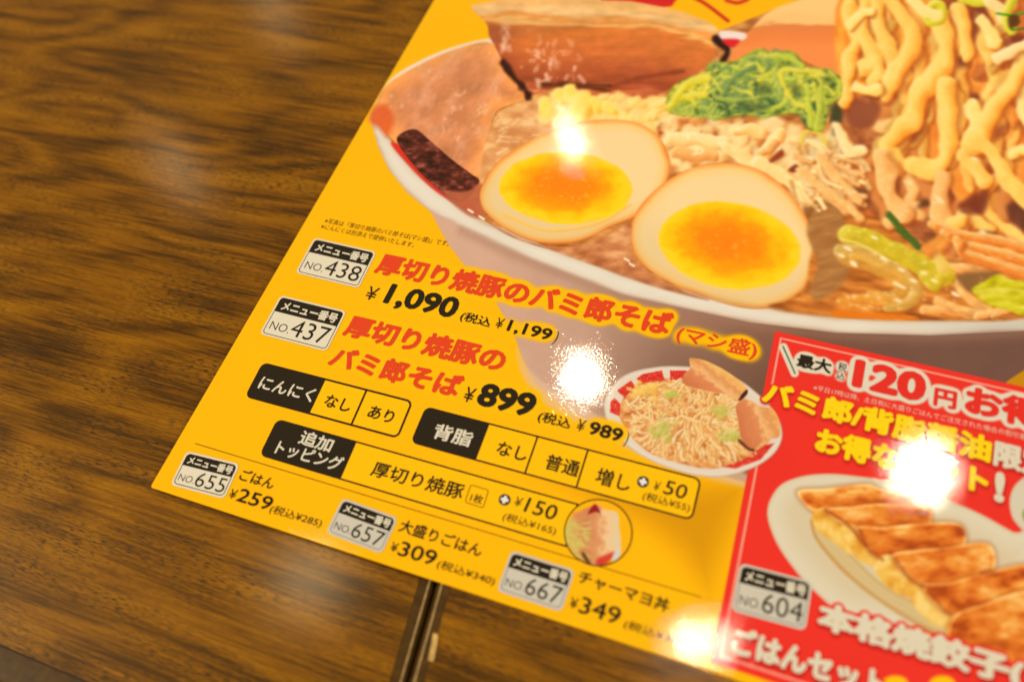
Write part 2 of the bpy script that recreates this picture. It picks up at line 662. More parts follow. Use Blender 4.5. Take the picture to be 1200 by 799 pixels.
def plus_badge(c, r, parent):
    def disk(c, r): return [Pxy(*q) for q in ell(c, r, r * 0.95, 0, 20)]
    d = panel('plus_badge', disk(c, r), ink('badge', (40, 36, 44)), parent, 7)
    o = Pxy(*c); s = np.hypot(*(Pxy(c[0] + r, c[1]) - o))
    q = []
    a, t = 0.66 * s, 0.26 * s
    for x, y in [(-t, -a), (t, -a), (t, -t), (a, -t), (a, t), (t, t), (t, a), (-t, a), (-t, t), (-a, t), (-a, -t), (-t, -t)]:
        q.append(o + np.array([x, y]))
    f = flat('plus_sign', q, [(0, 1, 2, 11), (11, 2, 5, 8), (2, 3, 4, 5), (10, 11, 8, 9), (8, 5, 6, 7)], ink('plus', (235, 232, 240)), d, 8)


plus_badge((753.5, 564.5), 7, b)
b = choice_box((304, 533.5), (664, 641), (323, 490), 0.287, (), 0.0007, 'topping_box', True)
b['label'] = 'long topping box ending under the round picture'
text('choice_lettering', '追加', (348.5, 519.5), (386, 530.5), 17, WHT, b, 0.024, 0.010, layer=7)
text('choice_lettering', 'トッピング', (321, 531.5), (397.5, 553), 17, WHT, b, 0.022, 0.010, layer=7)
text('choice_lettering', '厚切り焼豚', (433, 557), (540, 586), 18, BLK, b, 0.014, 0.010, layer=7)
text('yen_sign_lettering', '¥', (601, 592), (609, 594.5), 11.2, BLK, b, -0.005, 0.1, layer=7)
text('price_lettering', '150', (613, 599), (649, 610), 18, BLK, b, 0.008, 0.08, layer=7)
text('tax_note_lettering', '(税込¥165)', (588, 609), (650, 627), 9.5, BLK, b, 0.0, 0.08, layer=7)
plus_badge((591.5, 585.5), 7, b)
fm, W_, H_ = dims((544.5, 588.5), (566.5, 595.5), (549, 566.5))
q = 0.0003
sb = ring('piece_count_box', rounded(fm, 0, 0, 1, 1, 0.001, W_, H_), rounded(fm, q / W_, q / H_, 1 - q / W_, 1 - q / H_, 0.0007, W_, H_), ink('brown', (120, 78, 12)), b, 7)
text('choice_lettering', '1枚', (550, 587), (564, 591), 10, BLK, b, 0.008, 0.010, layer=7)


def line_strip(name, a, c, wd, mat, parent, layer):
    p, q = Pxy(*a), Pxy(*c)
    n = np.array([-(q - p)[1], (q - p)[0]]); n = n / np.hypot(*n) * wd / 2
    return flat(name, [p - n, q - n, q + n, p + n], [(0, 1, 2, 3)], mat, parent, layer)


line_strip('rule_line', (229, 519.5), (822, 699.5), 0.00035, ink('rule', (96, 62, 12)), menu, 2)
text('dish_name_lettering', 'ごはん', (279, 562), (318, 574), 14, BLK, menu, 0.014, 0.010)
text('yen_sign_lettering', '¥', (267, 583), (275, 585), 11.2, BLK, menu, 0.0, 0.020)
text('price_lettering', '259', (276, 586.5), (315, 598.5), 17, BLK, menu, 0.012, 0.020)
text('tax_note_lettering', '(税込¥285)', (315, 600), (375, 618), 10, BLK, menu, 0.0, 0.08)
text('dish_name_lettering', '大盛りごはん', (466, 622), (562, 653), 15, BLK, menu, 0.014, 0.010)
text('yen_sign_lettering', '¥', (456, 645), (464, 647.5), 11.2, BLK, menu, 0.0, 0.020)
text('price_lettering', '309', (465, 650), (508, 663), 18, BLK, menu, 0.010, 0.020)
text('tax_note_lettering', '(税込¥340)', (511, 664.5), (578, 686), 10, BLK, menu, 0.0, 0.08)
text('dish_name_lettering', 'チャーマヨ丼', (676, 682), (782, 718), 15, BLK, menu, 0.014, 0.010)
text('yen_sign_lettering', '¥', (666, 711), (675, 714), 12.5, BLK, menu, 0.0, 0.020)
text('price_lettering', '349', (677, 717), (724, 732), 20, BLK, menu, 0.008, 0.020)
text('tax_note_lettering', '(税込¥383)', (730, 735), (806, 760), 10, BLK, menu, 0.0, 0.08)

# the red panel and its lettering
rx0 = (Pxy(908, 388)[0] + Pxy(853, 640)[0] + Pxy(838, 735)[0]) / 3
ry1 = Pxy(908, 388)[1]; ry0 = Pxy(875, 787)[1]
def rsk(y):
    """the panel's left edge, very slightly out of square with the sheet"""
    t = (y - ry0) / (ry1 - ry0)
    return Pxy(838, 735)[0] * (1 - t) + Pxy(908, 388)[0] * t
rtop = Pxy(908, 388); rtr = Pxy(1200, 453.5); sl = (rtr[1] - rtop[1]) / (rtr[0] - rtop[0])
rbl = Pxy(833, 775); rbr = Pxy(900, 797); sb_ = (rbr[1] - rbl[1]) / (rbr[0] - rbl[0])
red_quad = [rbl, np.array([X1, rbl[1] + sb_ * (X1 - rbl[0])]), np.array([X1, rtop[1] + sl * (X1 - rtop[0])]), rtop]
WH = dict(halo='white')
text('panel_headline_lettering', '最大', (932.5, 429.5), (973, 438.5), 15, BLK, menu, 0.035, 0.0, **WH)
text('panel_headline_lettering', '税', (981, 434), (991, 436.5), 9.5, BLK, menu, 0.0, 0.0, **WH)
text('panel_headline_lettering', '込', (979, 443.5), (989, 446), 8.5, BLK, menu, 0.0, 0.0, **WH)
text('panel_headline_lettering', '120', (997, 453), (1083, 473), 34, REDB, menu, 0.052, 0.0, **WH)
text('panel_headline_lettering', '円', (1093, 475), (1120, 481), 22, REDB, menu, 0.045, 0.0, **WH)
text('panel_headline_lettering', 'お得', (1129, 484), (1222, 506), 33, REDB, menu, 0.055, 0.0, **WH)
text('panel_small_note_lettering', '※平日17時以降、土日祝に大盛りごはんでご注文された場合の割引額', (952.5, 457), (1203, 516), 6, ink('note_pink', (240, 190, 170)), menu, 0.004)
RH = dict(halo='drop')
text('panel_title_lettering', 'バミ郎/背脂醤油', (891, 472), (1160, 543), 27, YEL, menu, 0.050, 0.0, **RH)
text('panel_title_lettering', '限定', (1163, 545), (1232, 563), 29, WHT, menu, 0.050, 0.0, **RH)
text('panel_title_lettering', 'お得なセット', (953, 529), (1157, 581), 29, YEL, menu, 0.055, 0.0, **RH)
text('panel_title_lettering', '!', (1164, 587), (1176, 590), 36, WHT, menu, 0.050, 0.0, ref='!', **RH)
text('panel_dish_lettering', '本格焼餃子(', (956, 735), (1200, 808), 32, WHT, menu, 0.060, 0.0, **RH)
text('panel_dish_lettering', 'ごはんセット', (855, 765), (1036, 822), 33, WHT, menu, 0.060, 0.0, **RH)
# ------------------------------------------------------------------ the print
# Food colours of the printed photographs, painted shape by shape.
x, y = PX, PY
IMG[:] = A(YELLOW)
n = fbm(x / 60, y / 60, 0, 3)
IMG *= (1 + 0.02 * (n[..., None] - 0.5))

# deeper golden shade printed beneath the bowl, beside the red panel
w, sd = poly_area([(560, 540), (760, 540), (905, 545), (865, 680), (838, 735), (800, 700), (740, 640)], True)
over(w, A((206, 140, 2)), smooth(-6, -60, sd) * 0.75)

# bowl body
BODY = [(500, 240), (512, 262), (524, 285), (545, 312), (575, 345), (600, 385), (612, 420), (626, 448), (655, 472), (700, 500),
        (745, 524), (800, 545), (880, 566), (960, 560), (1080, 500), (1172, 455), (1182, 446), (1215, 425), (1215, 380), (1000, 380), (800, 340), (600, 270)]


def body_col(x, y, sd):
    t = np.clip((x - 560) / 480, 0, 1)
    c = ramp(t, [(0, (212, 172, 152)), (0.25, (198, 160, 142)), (0.55, (158, 118, 100)), (0.8, (122, 84, 68)), (1, (116, 82, 72))])
    v = smooth(0, 1, (y - 300 - (x - 560) * 0.22) / 90)
    c = c * (1 - 0.16 * v * smooth(650, 800, x))[..., None]
    c = c * (1 + 0.06 * (fbm(x / 30, y / 30, 1, 3) - 0.5))[..., None]
    return c
textured(BODY, body_col, False, 1.0)
# foot and lower light band of the bowl
fill([(606, 408), (618, 430), (650, 458), (700, 486), (760, 512), (870, 552), (880, 572), (780, 545), (700, 508), (640, 474), (612, 440)], (226, 190, 160), True, 3, 0.75)
fill([(1168, 459), (1184, 444), (1215, 424), (1215, 480)], (198, 138, 10), False, 1)

# soup
RIM_O = [(434, 138), (437, 150), (443, 172), (455, 198), (477, 226), (504, 248), (540, 266), (584, 287), (623, 304), (700, 334),
         (733, 346), (800, 361), (880, 378), (980, 390), (1090, 393), (1215, 387)]
RIM_I = [(1215, 366), (1140, 371), (1060, 375), (980, 372), (880, 356), (800, 339), (733, 322), (639, 289), (595, 272), (562, 257),
         (535, 240), (513, 222), (485, 200), (466, 176), (447, 151), (441, 138)]
SOUP = [(436, 140), (445, 151), (466, 176), (513, 222), (562, 257), (639, 289), (733, 322), (880, 356), (980, 372), (1060, 376),
        (1215, 368), (1215, -20), (985, -20), (840, 38), (720, 30), (600, 45), (457, 97)]


def soup_col(x, y, sd):
    n = fbm(x / 22, y / 9, 2, 4)
    c = ramp(n, [(0.2, (150, 88, 44)), (0.5, (196, 132, 74)), (0.8, (226, 172, 104))])
    t = smooth(870, 1000, x) * smooth(200, 240, y)
    c = c * (1 - t[..., None]) + c * t[..., None] * A((0.93, 0.88, 0.72))
    return c
textured(SOUP, soup_col, False)
textured([(985, -20), (985, 90), (970, 150), (960, 215), (1000, 300), (1100, 330), (1215, 330), (1215, -20)],
         lambda x, y, sd: ramp(fbm(x / 26, y / 26, 3, 3), [(0.2, (120, 58, 36)), (0.5, (176, 92, 46)), (0.85, (220, 128, 60))]))
# rim
fill([(575, 46), (540, 53), (500, 68), (457, 94), (436, 132), (433, 140), (438, 146), (446, 122), (462, 102), (500, 76), (545, 60), (578, 54)], (240, 226, 214), True, 1.2)


def rim_col(x, y, sd):
    t = np.clip(-sd / 9, 0, 1)
    n = fbm(x / 40, y / 12, 4, 2)
    c = ramp(np.clip(t * 0.8 + 0.4 * (n - 0.5), 0, 1), [(0, (206, 182, 164)), (0.4, (228, 218, 204)), (1, (234, 230, 220))])
    return c * (1 - 0.10 * smooth(1000, 1200, x))[..., None]
textured(RIM_O + RIM_I, rim_col, False, 1.0)
RS = spline(RIM_O, 4)
for (a, b_) in ((6, 0.35), (12, 0.2)):
    pts = [(p[0], p[1] + a * 0.5) for p in RIM_O[6:]]
    strand(pts, a, [(0, (176, 138, 120)), (1, (150, 108, 90))], alpha=b_, soft=4, wob=0)

# pork slices
SL_L = [(433, 141), (441, 120), (457, 97), (500, 72), (540, 56), (573, 50), (587, 67), (600, 92), (617, 113), (600, 122), (580, 133),
        (573, 160), (566, 200), (560, 214), (548, 232), (533, 234), (510, 217), (477, 184), (462, 166), (447, 150)]


def pork_l(x, y, sd):
    n = fbm(x / 16, y / 10, 1, 4); m = fbm(x / 5, y / 12 + x / 20, 2, 3)
    t = np.clip((-sd) / 26, 0, 1)
    c = ramp(np.clip(t + 0.36 * (n - 0.5), 0, 1), [(0, (236, 158, 84)), (0.3, (226, 150, 92)), (0.6, (210, 140, 92)), (1, (200, 132, 92))])
    c = c * (0.84 + 0.32 * fbm(x / 20, y / 14 + x / 30, 4, 4))[..., None]
    m = fbm(x / 11 + y / 30, y / 17, 2, 4)
    q = smooth(0.42, 0.75, m) * smooth(455, 500, x)
    c = c + (A((226, 168, 140)) - c) * (0.45 * q)[..., None]
    q = smooth(0.60, 0.8, fbm(x / 5 + y / 12, y / 7, 3, 3)) * smooth(0.45, 0.65, fbm(x / 30, y / 30, 5, 2))
    return c + (A((244, 208, 180)) - c) * (0.4 * q)[..., None]
textured(SL_L, pork_l, True)
fill([(433, 141), (440, 126), (452, 124), (462, 138), (455, 160), (445, 152)], (206, 82, 40), True, 4, 0.7)
RIND = [(466, 168), (470, 157), (487, 152), (505, 166), (528, 186), (552, 204), (562, 213), (548, 232), (533, 236), (510, 219), (488, 198)]
fill([(458, 168), (475, 190), (505, 220), (535, 240), (560, 252), (552, 236), (520, 212), (480, 176)], (214, 52, 40), True, 1.5)
textured(RIND, lambda x, y, sd: ramp(fbm(x / 9, y / 5, 5, 4), [(0.25, (52, 26, 20)), (0.55, (92, 44, 36)), (0.85, (164, 92, 78))]))
fill([(520, 226), (548, 224), (566, 214), (566, 240), (566, 256), (545, 250)], (178, 100, 74), True, 2, 0.9)

SL_M = [(553, 10), (565, 4), (620, -3), (700, -2), (777, 9), (815, 20), (838, 31), (842, 42), (840, 58), (832, 74), (800, 96), (792, 101), (750, 118),
        (695, 111), (647, 107), (620, 112), (608, 98), (592, 77), (580, 55), (573, 42), (570, 28)]


def pork_m(x, y, sd):
    top = 3 + (x - 570) * 0.035 + np.clip(x - 760, 0, 99) * 0.22
    d = y - top
    n = fbm(x / 40, y / 7, 0, 3); m = fbm(x / 13, y / 8, 3, 3)
    t = np.clip(d / 100 + 0.16 * (n - 0.5), 0, 1)
    c = ramp(t, [(0.0, (240, 186, 116)), (0.08, (242, 200, 140)), (0.17, (226, 148, 74)), (0.21, (236, 184, 112)), (0.27, (206, 120, 58)),
                 (0.5, (200, 112, 58)), (0.75, (178, 92, 54)), (0.9, (150, 72, 44)), (1, (196, 106, 66))])
    c = c * (0.86 + 0.16 * m + 0.13 * fbm(x / 26 + 5, y / 4, 2, 3))[..., None]
    q = smooth(0.66, 0.8, m) * smooth(700, 620, x) * smooth(26, 40, d)
    c = c + (A((232, 188, 160)) - c) * (0.8 * q)[..., None]
    q = smooth(620, 580, x) * smooth(22, 30, d)
    c = c + (A((140, 62, 44)) - c) * (0.5 * q)[..., None]
    return c
textured(SL_M, pork_m, True)
for p_, w_, c_ in [([(590, 74), (602, 92), (614, 104), (620, 114)], 7, (58, 26, 20)), ([(634, 100), (670, 101), (712, 106)], 5, (96, 48, 26)),
                   ([(712, 104), (750, 92), (800, 84)], 5, (140, 66, 40)), ([(838, 46), (852, 60), (848, 72)], 8, (44, 18, 18)), ([(655, 98), (690, 100), (715, 101)], 3, (90, 46, 28))]:
    strand(p_, w_, [(0, c_), (1, c_)], soft=2, wob=0.4)
for i in range(40):
    q = rng.random(2) * (0.5 + 0.5 * rng.random())
    c0 = (628 + 62 * q[0], 40 + 60 * rng.random()) if i < 26 else (588 + 10 * q[0], 30 + 40 * q[1])
    strand([c0, (c0[0] + rng.normal(0, 2), c0[1] + rng.uniform(2, 7))], rng.uniform(2, 5), [(0, (244, 206, 184)), (1, (226, 166, 136))], alpha=rng.uniform(0.2, 0.75), soft=1.8, seed=i)
SL_R = [(855, 72), (865, 52), (888, 26), (905, 12), (925, 4), (960, -6), (1000, -10), (1000, 90), (985, 90), (960, 80), (920, 66), (880, 72)]


def pork_r(x, y, sd):
    e = 26 + np.abs(x - 930) * 0.05 + np.clip(905 - x, 0, 60) * 0.1
    n = fbm(x / 30, y / 6, 2, 4)
    t = np.clip((y - e) / 40 + 0.3 + 0.25 * (n - 0.5), 0, 1)
    return ramp(t, [(0, (240, 196, 130)), (0.28, (236, 188, 124)), (0.36, (214, 130, 76)), (0.7, (226, 132, 72)), (1, (232, 140, 80))])
textured(SL_R, pork_r, True)
fill([(843, 37), (858, 37), (874, 40), (872, 47), (858, 48), (845, 46)], (232, 216, 214), True, 1.2)
fill([(846, 47), (866, 47), (860, 56), (852, 54)], (206, 40, 48), True, 1.5)
# headline fragments along the top
fill([(700, -10), (800, -10), (787, 8), (777, 9), (740, 2), (705, 1)], (216, 34, 40), False, 0.8)
strand([(812, -3), (828, 6), (853, 25)], 4.2, [(0, (214, 56, 30)), (1, (200, 44, 26))], wob=0)
strand([(851, 1), (864, 4), (876, 0)], 4.5, [(0, (214, 60, 30)), (1, (214, 60, 30))], wob=0)

# soup between slice and egg
textured([(574, 150), (590, 128), (625, 118), (670, 112), (700, 130), (690, 150), (640, 164), (600, 184), (575, 214), (562, 212), (566, 180)],
         lambda x, y, sd: ramp(fbm(x / 16, y / 9, 4, 3), [(0.2, (196, 134, 84)), (0.5, (214, 158, 106)), (0.8, (232, 188, 134))]), True, 2)
for i in range(34):
    c0 = (580 + 60 * rng.random(), 135 + 60 * rng.random())
    a = rng.uniform(-0.9, 0.2)
    L_ = rng.uniform(5, 14)
    strand([c0, (c0[0] + L_ * math.cos(a), c0[1] + L_ * math.sin(a))], rng.uniform(1.2, 2.6), [(0, (246, 222, 186)), (1, (228, 178, 128))], alpha=0.6, soft=1, seed=i)

# minced garlic heap
CRM = [(0, (250, 226, 158)), (0.45, (244, 206, 116)), (1, (214, 150, 56))]
for i in range(210):
    px_ = 628 + 190 * rng.random() ** 0.85
    lo = np.interp(px_, [628, 650, 700, 740, 820], [122, 108, 112, 118, 122]); hi = np.interp(px_, [628, 660, 740, 780, 820], [136, 150, 152, 160, 150])
    c0 = (px_, lo + (hi - lo) * rng.random())
    a = rng.uniform(-0.6, 0.9); L_ = rng.uniform(3, 9)
    t = rng.random()
    cols = [(s, tuple(v * (0.93 + 0.1 * t) for v in c)) for s, c in CRM]
    strand([c0, (c0[0] + L_ * math.cos(a), c0[1] + L_ * math.sin(a))], rng.uniform(7, 14), cols, soft=2.4, seed=i, wob=0.4, flatc=0.7, alpha=0.8)
for c0, r_ in (((655, 112), 9), ((668, 110), 10), ((684, 116), 11), ((697, 122), 9), ((640, 124), 9), ((678, 128), 10), ((712, 126), 10)):
    strand([c0, (c0[0] + 5, c0[1] + 4)], r_ * 1.7, [(0, (248, 224, 138)), (0.5, (244, 212, 104)), (1, (222, 164, 40))], soft=2, seed=int(c0[0]), wob=0.5)

# back fat and sprouts between the eggs and the greens
textured([(770, 150), (800, 138), (860, 142), (940, 146), (1000, 150), (1030, 190), (1010, 260), (975, 300), (955, 290), (940, 245), (900, 205), (843, 188), (800, 200), (780, 190)],
         lambda x, y, sd: ramp(fbm(x / 9, y / 6, 1, 4), [(0.2, (150, 78, 40)), (0.5, (206, 132, 70)), (0.8, (238, 180, 112))]), True, 2)
FAT = [(0, (252, 232, 182)), (0.4, (247, 214, 146)), (0.75, (238, 176, 96)), (1, (212, 128, 62))]
for i in range(130):
    px_ = 778 + 215 * rng.random()
    lo = np.interp(px_, [778, 850, 900, 1000], [140, 142, 144, 170]); hi = np.interp(px_, [778, 800, 850, 900, 950, 1000], [210, 200, 190, 205, 240, 262])
    c0 = (px_, lo + (hi - lo) * rng.random())
    a = rng.normal(0.35, 0.5); L_ = rng.uniform(4, 20)
    mid = (c0[0] + L_ * 0.5 * math.cos(a) + rng.normal(0, 1.5), c0[1] + L_ * 0.5 * math.sin(a) + rng.normal(0, 1.5))
    t = rng.uniform(0.88, 1.04) - 0.12 * smooth(900, 1000, np.float64(px_))
    cols = [(s, tuple(min(255, v * t) for v in c)) for s, c in FAT]
    strand([c0, mid, (c0[0] + L_ * math.cos(a), c0[1] + L_ * math.sin(a))], rng.uniform(9, 17), cols, soft=3.0, seed=i, wob=0.4, gl=0.4, flatc=0.6, ao=0.3, alpha=0.8)


def zs(x0, y0, s, pts, wd, cols, **k): strand(Z(x0, y0, s, pts), wd / s, cols, **k)


TAN = [(0, (246, 208, 146)), (0.4, (236, 182, 112)), (0.8, (214, 140, 74)), (1, (170, 94, 48))]
CR2 = [(0, (250, 232, 190)), (0.5, (244, 212, 146)), (1, (214, 150, 80))]
B8 = (770, 120, 5.217)
for pts, wd, cl in [([(80, 240), (220, 230), (330, 250), (400, 240)], 90, CR2), ([(120, 310), (250, 330), (340, 330)], 70, TAN), ([(470, 190), (560, 170), (640, 190)], 60, FAT),
                    ([(430, 270), (500, 310), (560, 370), (610, 390)], 70, CR2), ([(660, 330), (700, 260), (760, 200)], 75, FAT), ([(620, 330), (690, 290), (730, 250)], 45, TAN),
                    ([(1090, 150), (1130, 220), (1140, 300)], 70, CR2), ([(1050, 330), (1120, 370), (1200, 420)], 60, TAN), ([(820, 450), (960, 510), (1080, 580), (1190, 700)], 95, TAN),
                    ([(930, 400), (1030, 470), (1100, 550), (1180, 600)], 80, TAN), ([(620, 370), (720, 430), (820, 500), (880, 570), (910, 640)], 72, CR2),
                    ([(940, 600), (1010, 650), (1080, 700)], 60, TAN)]:
    zs(*B8, pts, wd, cl, seed=len(pts) + wd, wob=0.2, gl=0.6)
fill(Z(*B8, [(690, 350), (760, 290), (770, 330), (700, 370)]), (146, 66, 40), True, 1.2)
fill(Z(*B8, [(800, 420), (850, 380), (870, 430)]), (126, 56, 40), True, 1.2)
fill(Z(*B8, [(890, 650), (930, 640), (1000, 590), (1130, 680), (1150, 790), (960, 790)]), (130, 84, 50), True, 1.5, 0.85)
zs(*B8, [(870, 300), (900, 190), (980, 185), (1030, 260), (1010, 350), (930, 385), (875, 340)], 24, [(0, (240, 214, 90)), (1, (206, 186, 60))], alpha=0.85, soft=1)
zs(*B8, [(890, 270), (940, 250), (990, 270), (1000, 310)], 30, [(0, (240, 200, 120)), (1, (224, 160, 80))], alpha=0.7, soft=1.5)

# eggs
EGG1 = [(562, 230), (570, 207), (587, 187), (610, 171), (640, 156), (672, 145), (705, 141), (735, 142), (757, 149), (775, 165), (785, 190), (780, 216), (768, 238),
        (745, 254), (715, 266), (690, 279), (662, 286), (625, 283), (595, 270), (570, 250)]
EGG2 = [(738, 281), (744, 252), (768, 223), (803, 200), (843, 191), (886, 198), (920, 221), (944, 253), (957, 291), (953, 320), (936, 344), (905, 360), (872, 361), (830, 350), (786, 332), (752, 309)]


def egg(out, yc, yrx, yry, rot, sd0):
    def white(x, y, sd):
        t = np.clip(-sd / 16 + 0.25 * (fbm(x / 30, y / 30, sd0, 2) - 0.5), 0, 1)
        lo = smooth(-30, 40, (y - yc[1]) * 0.9 - (x - yc[0]) * 0.3)
        c = ramp(t, [(0, (222, 130, 58)), (0.14, (236, 168, 92)), (0.4, (234, 198, 132)), (1, (232, 206, 156))])
        return c * (1 - 0.05 * lo)[..., None]
    textured(out, white, True, 0.9)
    r = math.radians(rot)
    w, sd = poly_area(ell(yc, yrx, yry, rot), False)
    X, Y = PX[w] - yc[0], PY[w] - yc[1]
    u = (X * math.cos(r) + Y * math.sin(r)) / yrx; v = (-X * math.sin(r) + Y * math.cos(r)) / yry
    n = fbm(X / 16 + 40, Y / 10 + 40, sd0, 4)
    rho = np.sqrt((u + 0.03) ** 2 + (v + 0.06) ** 2) + 0.36 * (n - 0.5)
    c = ramp(rho, [(0, (244, 128, 26)), (0.35, (246, 134, 18)), (0.6, (250, 156, 14)), (0.78, (254, 188, 18)), (0.95, (253, 204, 40)), (1.1, (250, 196, 50))])
    m = fbm(X / 4 + 9, Y / 3 + 9, sd0 + 2, 3)
    c = c + (A((255, 190, 90)) - c) * (0.55 * smooth(0.62, 0.8, m) * smooth(0.75, 0.3, rho))[..., None]
    over(w, c, cov(sd + 2.2 * (n - 0.5), 1.3))
egg(EGG1, (663, 221), 78, 42, 2, 1)
egg(EGG2, (855, 288), 84, 50, 9, 3)
# broken yolk rim above the first egg's lower edge
strand([(590, 252), (640, 270), (700, 262), (738, 240)], 3, [(0, (255, 214, 70)), (1, (226, 150, 40))], alpha=0.6, soft=1.5)
# glossy points in the soup below the eggs
textured([(560, 252), (600, 276), (650, 290), (700, 282), (738, 262), (740, 292), (760, 318), (800, 340), (830, 352), (760, 334), (660, 298), (600, 278)],
         lambda x, y, sd: ramp(fbm(x / 18, y / 9, 4, 3), [(0.2, (164, 98, 62)), (0.55, (194, 128, 84)), (0.85, (222, 168, 120))]), True, 1.5)
for c0 in ((562, 254), (732, 303), (738, 309), (549, 246)):
    strand([c0, (c0[0] + 5, c0[1] + 3)], 2.4, [(0, (250, 240, 226)), (1, (240, 210, 180))], soft=0.8)

# lower right of the soup: stems, sprouts, cabbage
B7 = (980, 260, 5.436)
textured([(950, 300), (965, 270), (1000, 250), (1080, 270), (1215, 300), (1215, 368), (1100, 376), (980, 372), (900, 360), (940, 345)],
         lambda x, y, sd: ramp(fbm(x / 26, y / 5 - x / 30, 2, 5), [(0.2, (140, 76, 34)), (0.45, (186, 112, 50)), (0.7, (216, 140, 64)), (0.9, (236, 184, 110))]), True, 2)
textured([(945, 270), (960, 240), (985, 250), (996, 290), (990, 330), (960, 352), (948, 340), (958, 310)],
         lambda x, y, sd: ramp(fbm(x / 14 + y / 20, y / 4 + x / 20, 2, 3), [(0.2, (152, 102, 58)), (0.5, (164, 114, 66)), (0.9, (184, 136, 84))]), True, 2)
SPR = [(0, (238, 176, 104)), (0.5, (214, 134, 66)), (1, (160, 84, 36))]
for i in range(34):
    t = i / 34
    y0_ = 10 + 260 * rng.random()
    x0_ = 480 + 200 * rng.random()
    zs(*B7, [(x0_, y0_), (x0_ + 200, y0_ + 60 + 20 * rng.normal()), (x0_ + 420, y0_ + 130 + 30 * rng.normal()), (x0_ + 700, y0_ + 150 + 40 * rng.normal())],
       rng.uniform(18, 60), [(s, tuple(v * rng.uniform(0.9, 1.08) for v in c)) for s, c in SPR], alpha=0.9, seed=i, fib=0.25, gl=0.3)
for pts, wd in [([(530, 30), (700, 110), (900, 190), (1196, 250)], 70), ([(700, 300), (900, 290), (1196, 310)], 60), ([(560, 560), (720, 560), (900, 600)], 60), ([(640, 500), (800, 560), (930, 580)], 50),
                ([(740, 370), (860, 500), (980, 560)], 50), ([(900, 600), (1040, 570), (1160, 510)], 50), ([(1000, 600), (1100, 560), (1196, 540)], 40)]:
    zs(*B7, pts, wd, TAN, seed=wd, fib=0.25, gl=0.4)
fill(Z(*B7, [(760, 340), (960, 315), (1050, 320), (900, 440), (840, 440)]), (124, 92, 60), True, 3, 0.85)
GRN = [(0, (226, 212, 104)), (0.4, (204, 186, 52)), (0.8, (190, 158, 34)), (1, (160, 112, 26))]
textured(Z(*B7, [(860, 440), (940, 380), (1030, 335), (1120, 370), (1215, 390), (1215, 590), (1080, 560), (970, 530)]),
         lambda x, y, sd: ramp(fbm(x / 12, y / 4 + x / 40, 3, 3), [(0.2, (168, 156, 14)), (0.6, (202, 196, 42)), (0.9, (226, 218, 110))]), True, 1)
zs(*B7, [(880, 450), (1000, 430), (1190, 440)], 14, [(0, (234, 226, 130)), (1, (214, 206, 80))], alpha=0.8)
zs(*B7, [(80, 75), (200, 110), (330, 170), (470, 240), (600, 310), (700, 350)], 118, GRN, fib=0.12, gl=0.5, seed=4, soft=1)
zs(*B7, [(560, 350), (620, 400), (660, 370)], 80, GRN, gl=0.5, seed=9)
zs(*B7, [(640, 210), (660, 250), (680, 290)], 84, [(0, (236, 214, 130)), (1, (216, 176, 76))], seed=3)
LOOP = [(0, (240, 224, 176)), (0.4, (214, 180, 96)), (1, (190, 140, 56))]
zs(*B7, [(20, 190), (130, 200), (260, 250), (400, 310), (490, 390), (510, 460), (460, 520), (330, 540)], 78, LOOP, alpha=0.8, seed=6, gl=0.9, fib=0.1)
zs(*B7, [(60, 240), (200, 270), (340, 340), (420, 420), (380, 480), (220, 480)], 90, [(0, (222, 178, 90)), (1, (196, 140, 50))], alpha=0.75, seed=2, fib=0.2, gl=0.3)
zs(*B7, [(30, 500), (150, 490), (300, 510)], 60, [(0, (232, 170, 80)), (1, (206, 130, 40))], alpha=0.8, seed=8, gl=0.9)
zs(*B7, [(330, 5), (400, 50), (460, 100), (515, 150)], 44, [(0, (96, 122, 48)), (0.5, (62, 92, 32)), (1, (40, 60, 26))], seed=1)
zs(*B7, [(30, 110), (140, 140), (260, 200), (330, 250)], 16, [(0, (240, 228, 180)), (1, (220, 190, 90))], alpha=0.8)
for c0 in ((20, 210), (95, 255), (100, 270), (290, 230), (370, 390), (410, 410), (480, 370), (380, 495), (610, 370), (540, 320), (740, 450), (750, 460), (400, 300), (230, 95), (60, 165)):
    zs(*B7, [c0, (c0[0] + 26, c0[1] + 12)], 18, [(0, (252, 244, 226)), (1, (244, 226, 190))], soft=0.9, alpha=0.9, seed=c0[0])
for i in range(90):
    c0 = (rng.uniform(30, 420), rng.uniform(450, 560)) if i < 45 else (rng.uniform(540, 1150), rng.uniform(200, 520))
    zs(*B7, [c0, (c0[0] + 8, c0[1] + 4)], rng.uniform(6, 12), [(0, (250, 214, 150)), (1, (236, 180, 100))], soft=0.6, alpha=0.7, seed=i)
fill(Z(*B7, [(0, 560), (150, 575), (400, 590), (500, 615), (500, 625), (200, 615), (0, 605)]), (220, 118, 24), True, 2, 0.8)

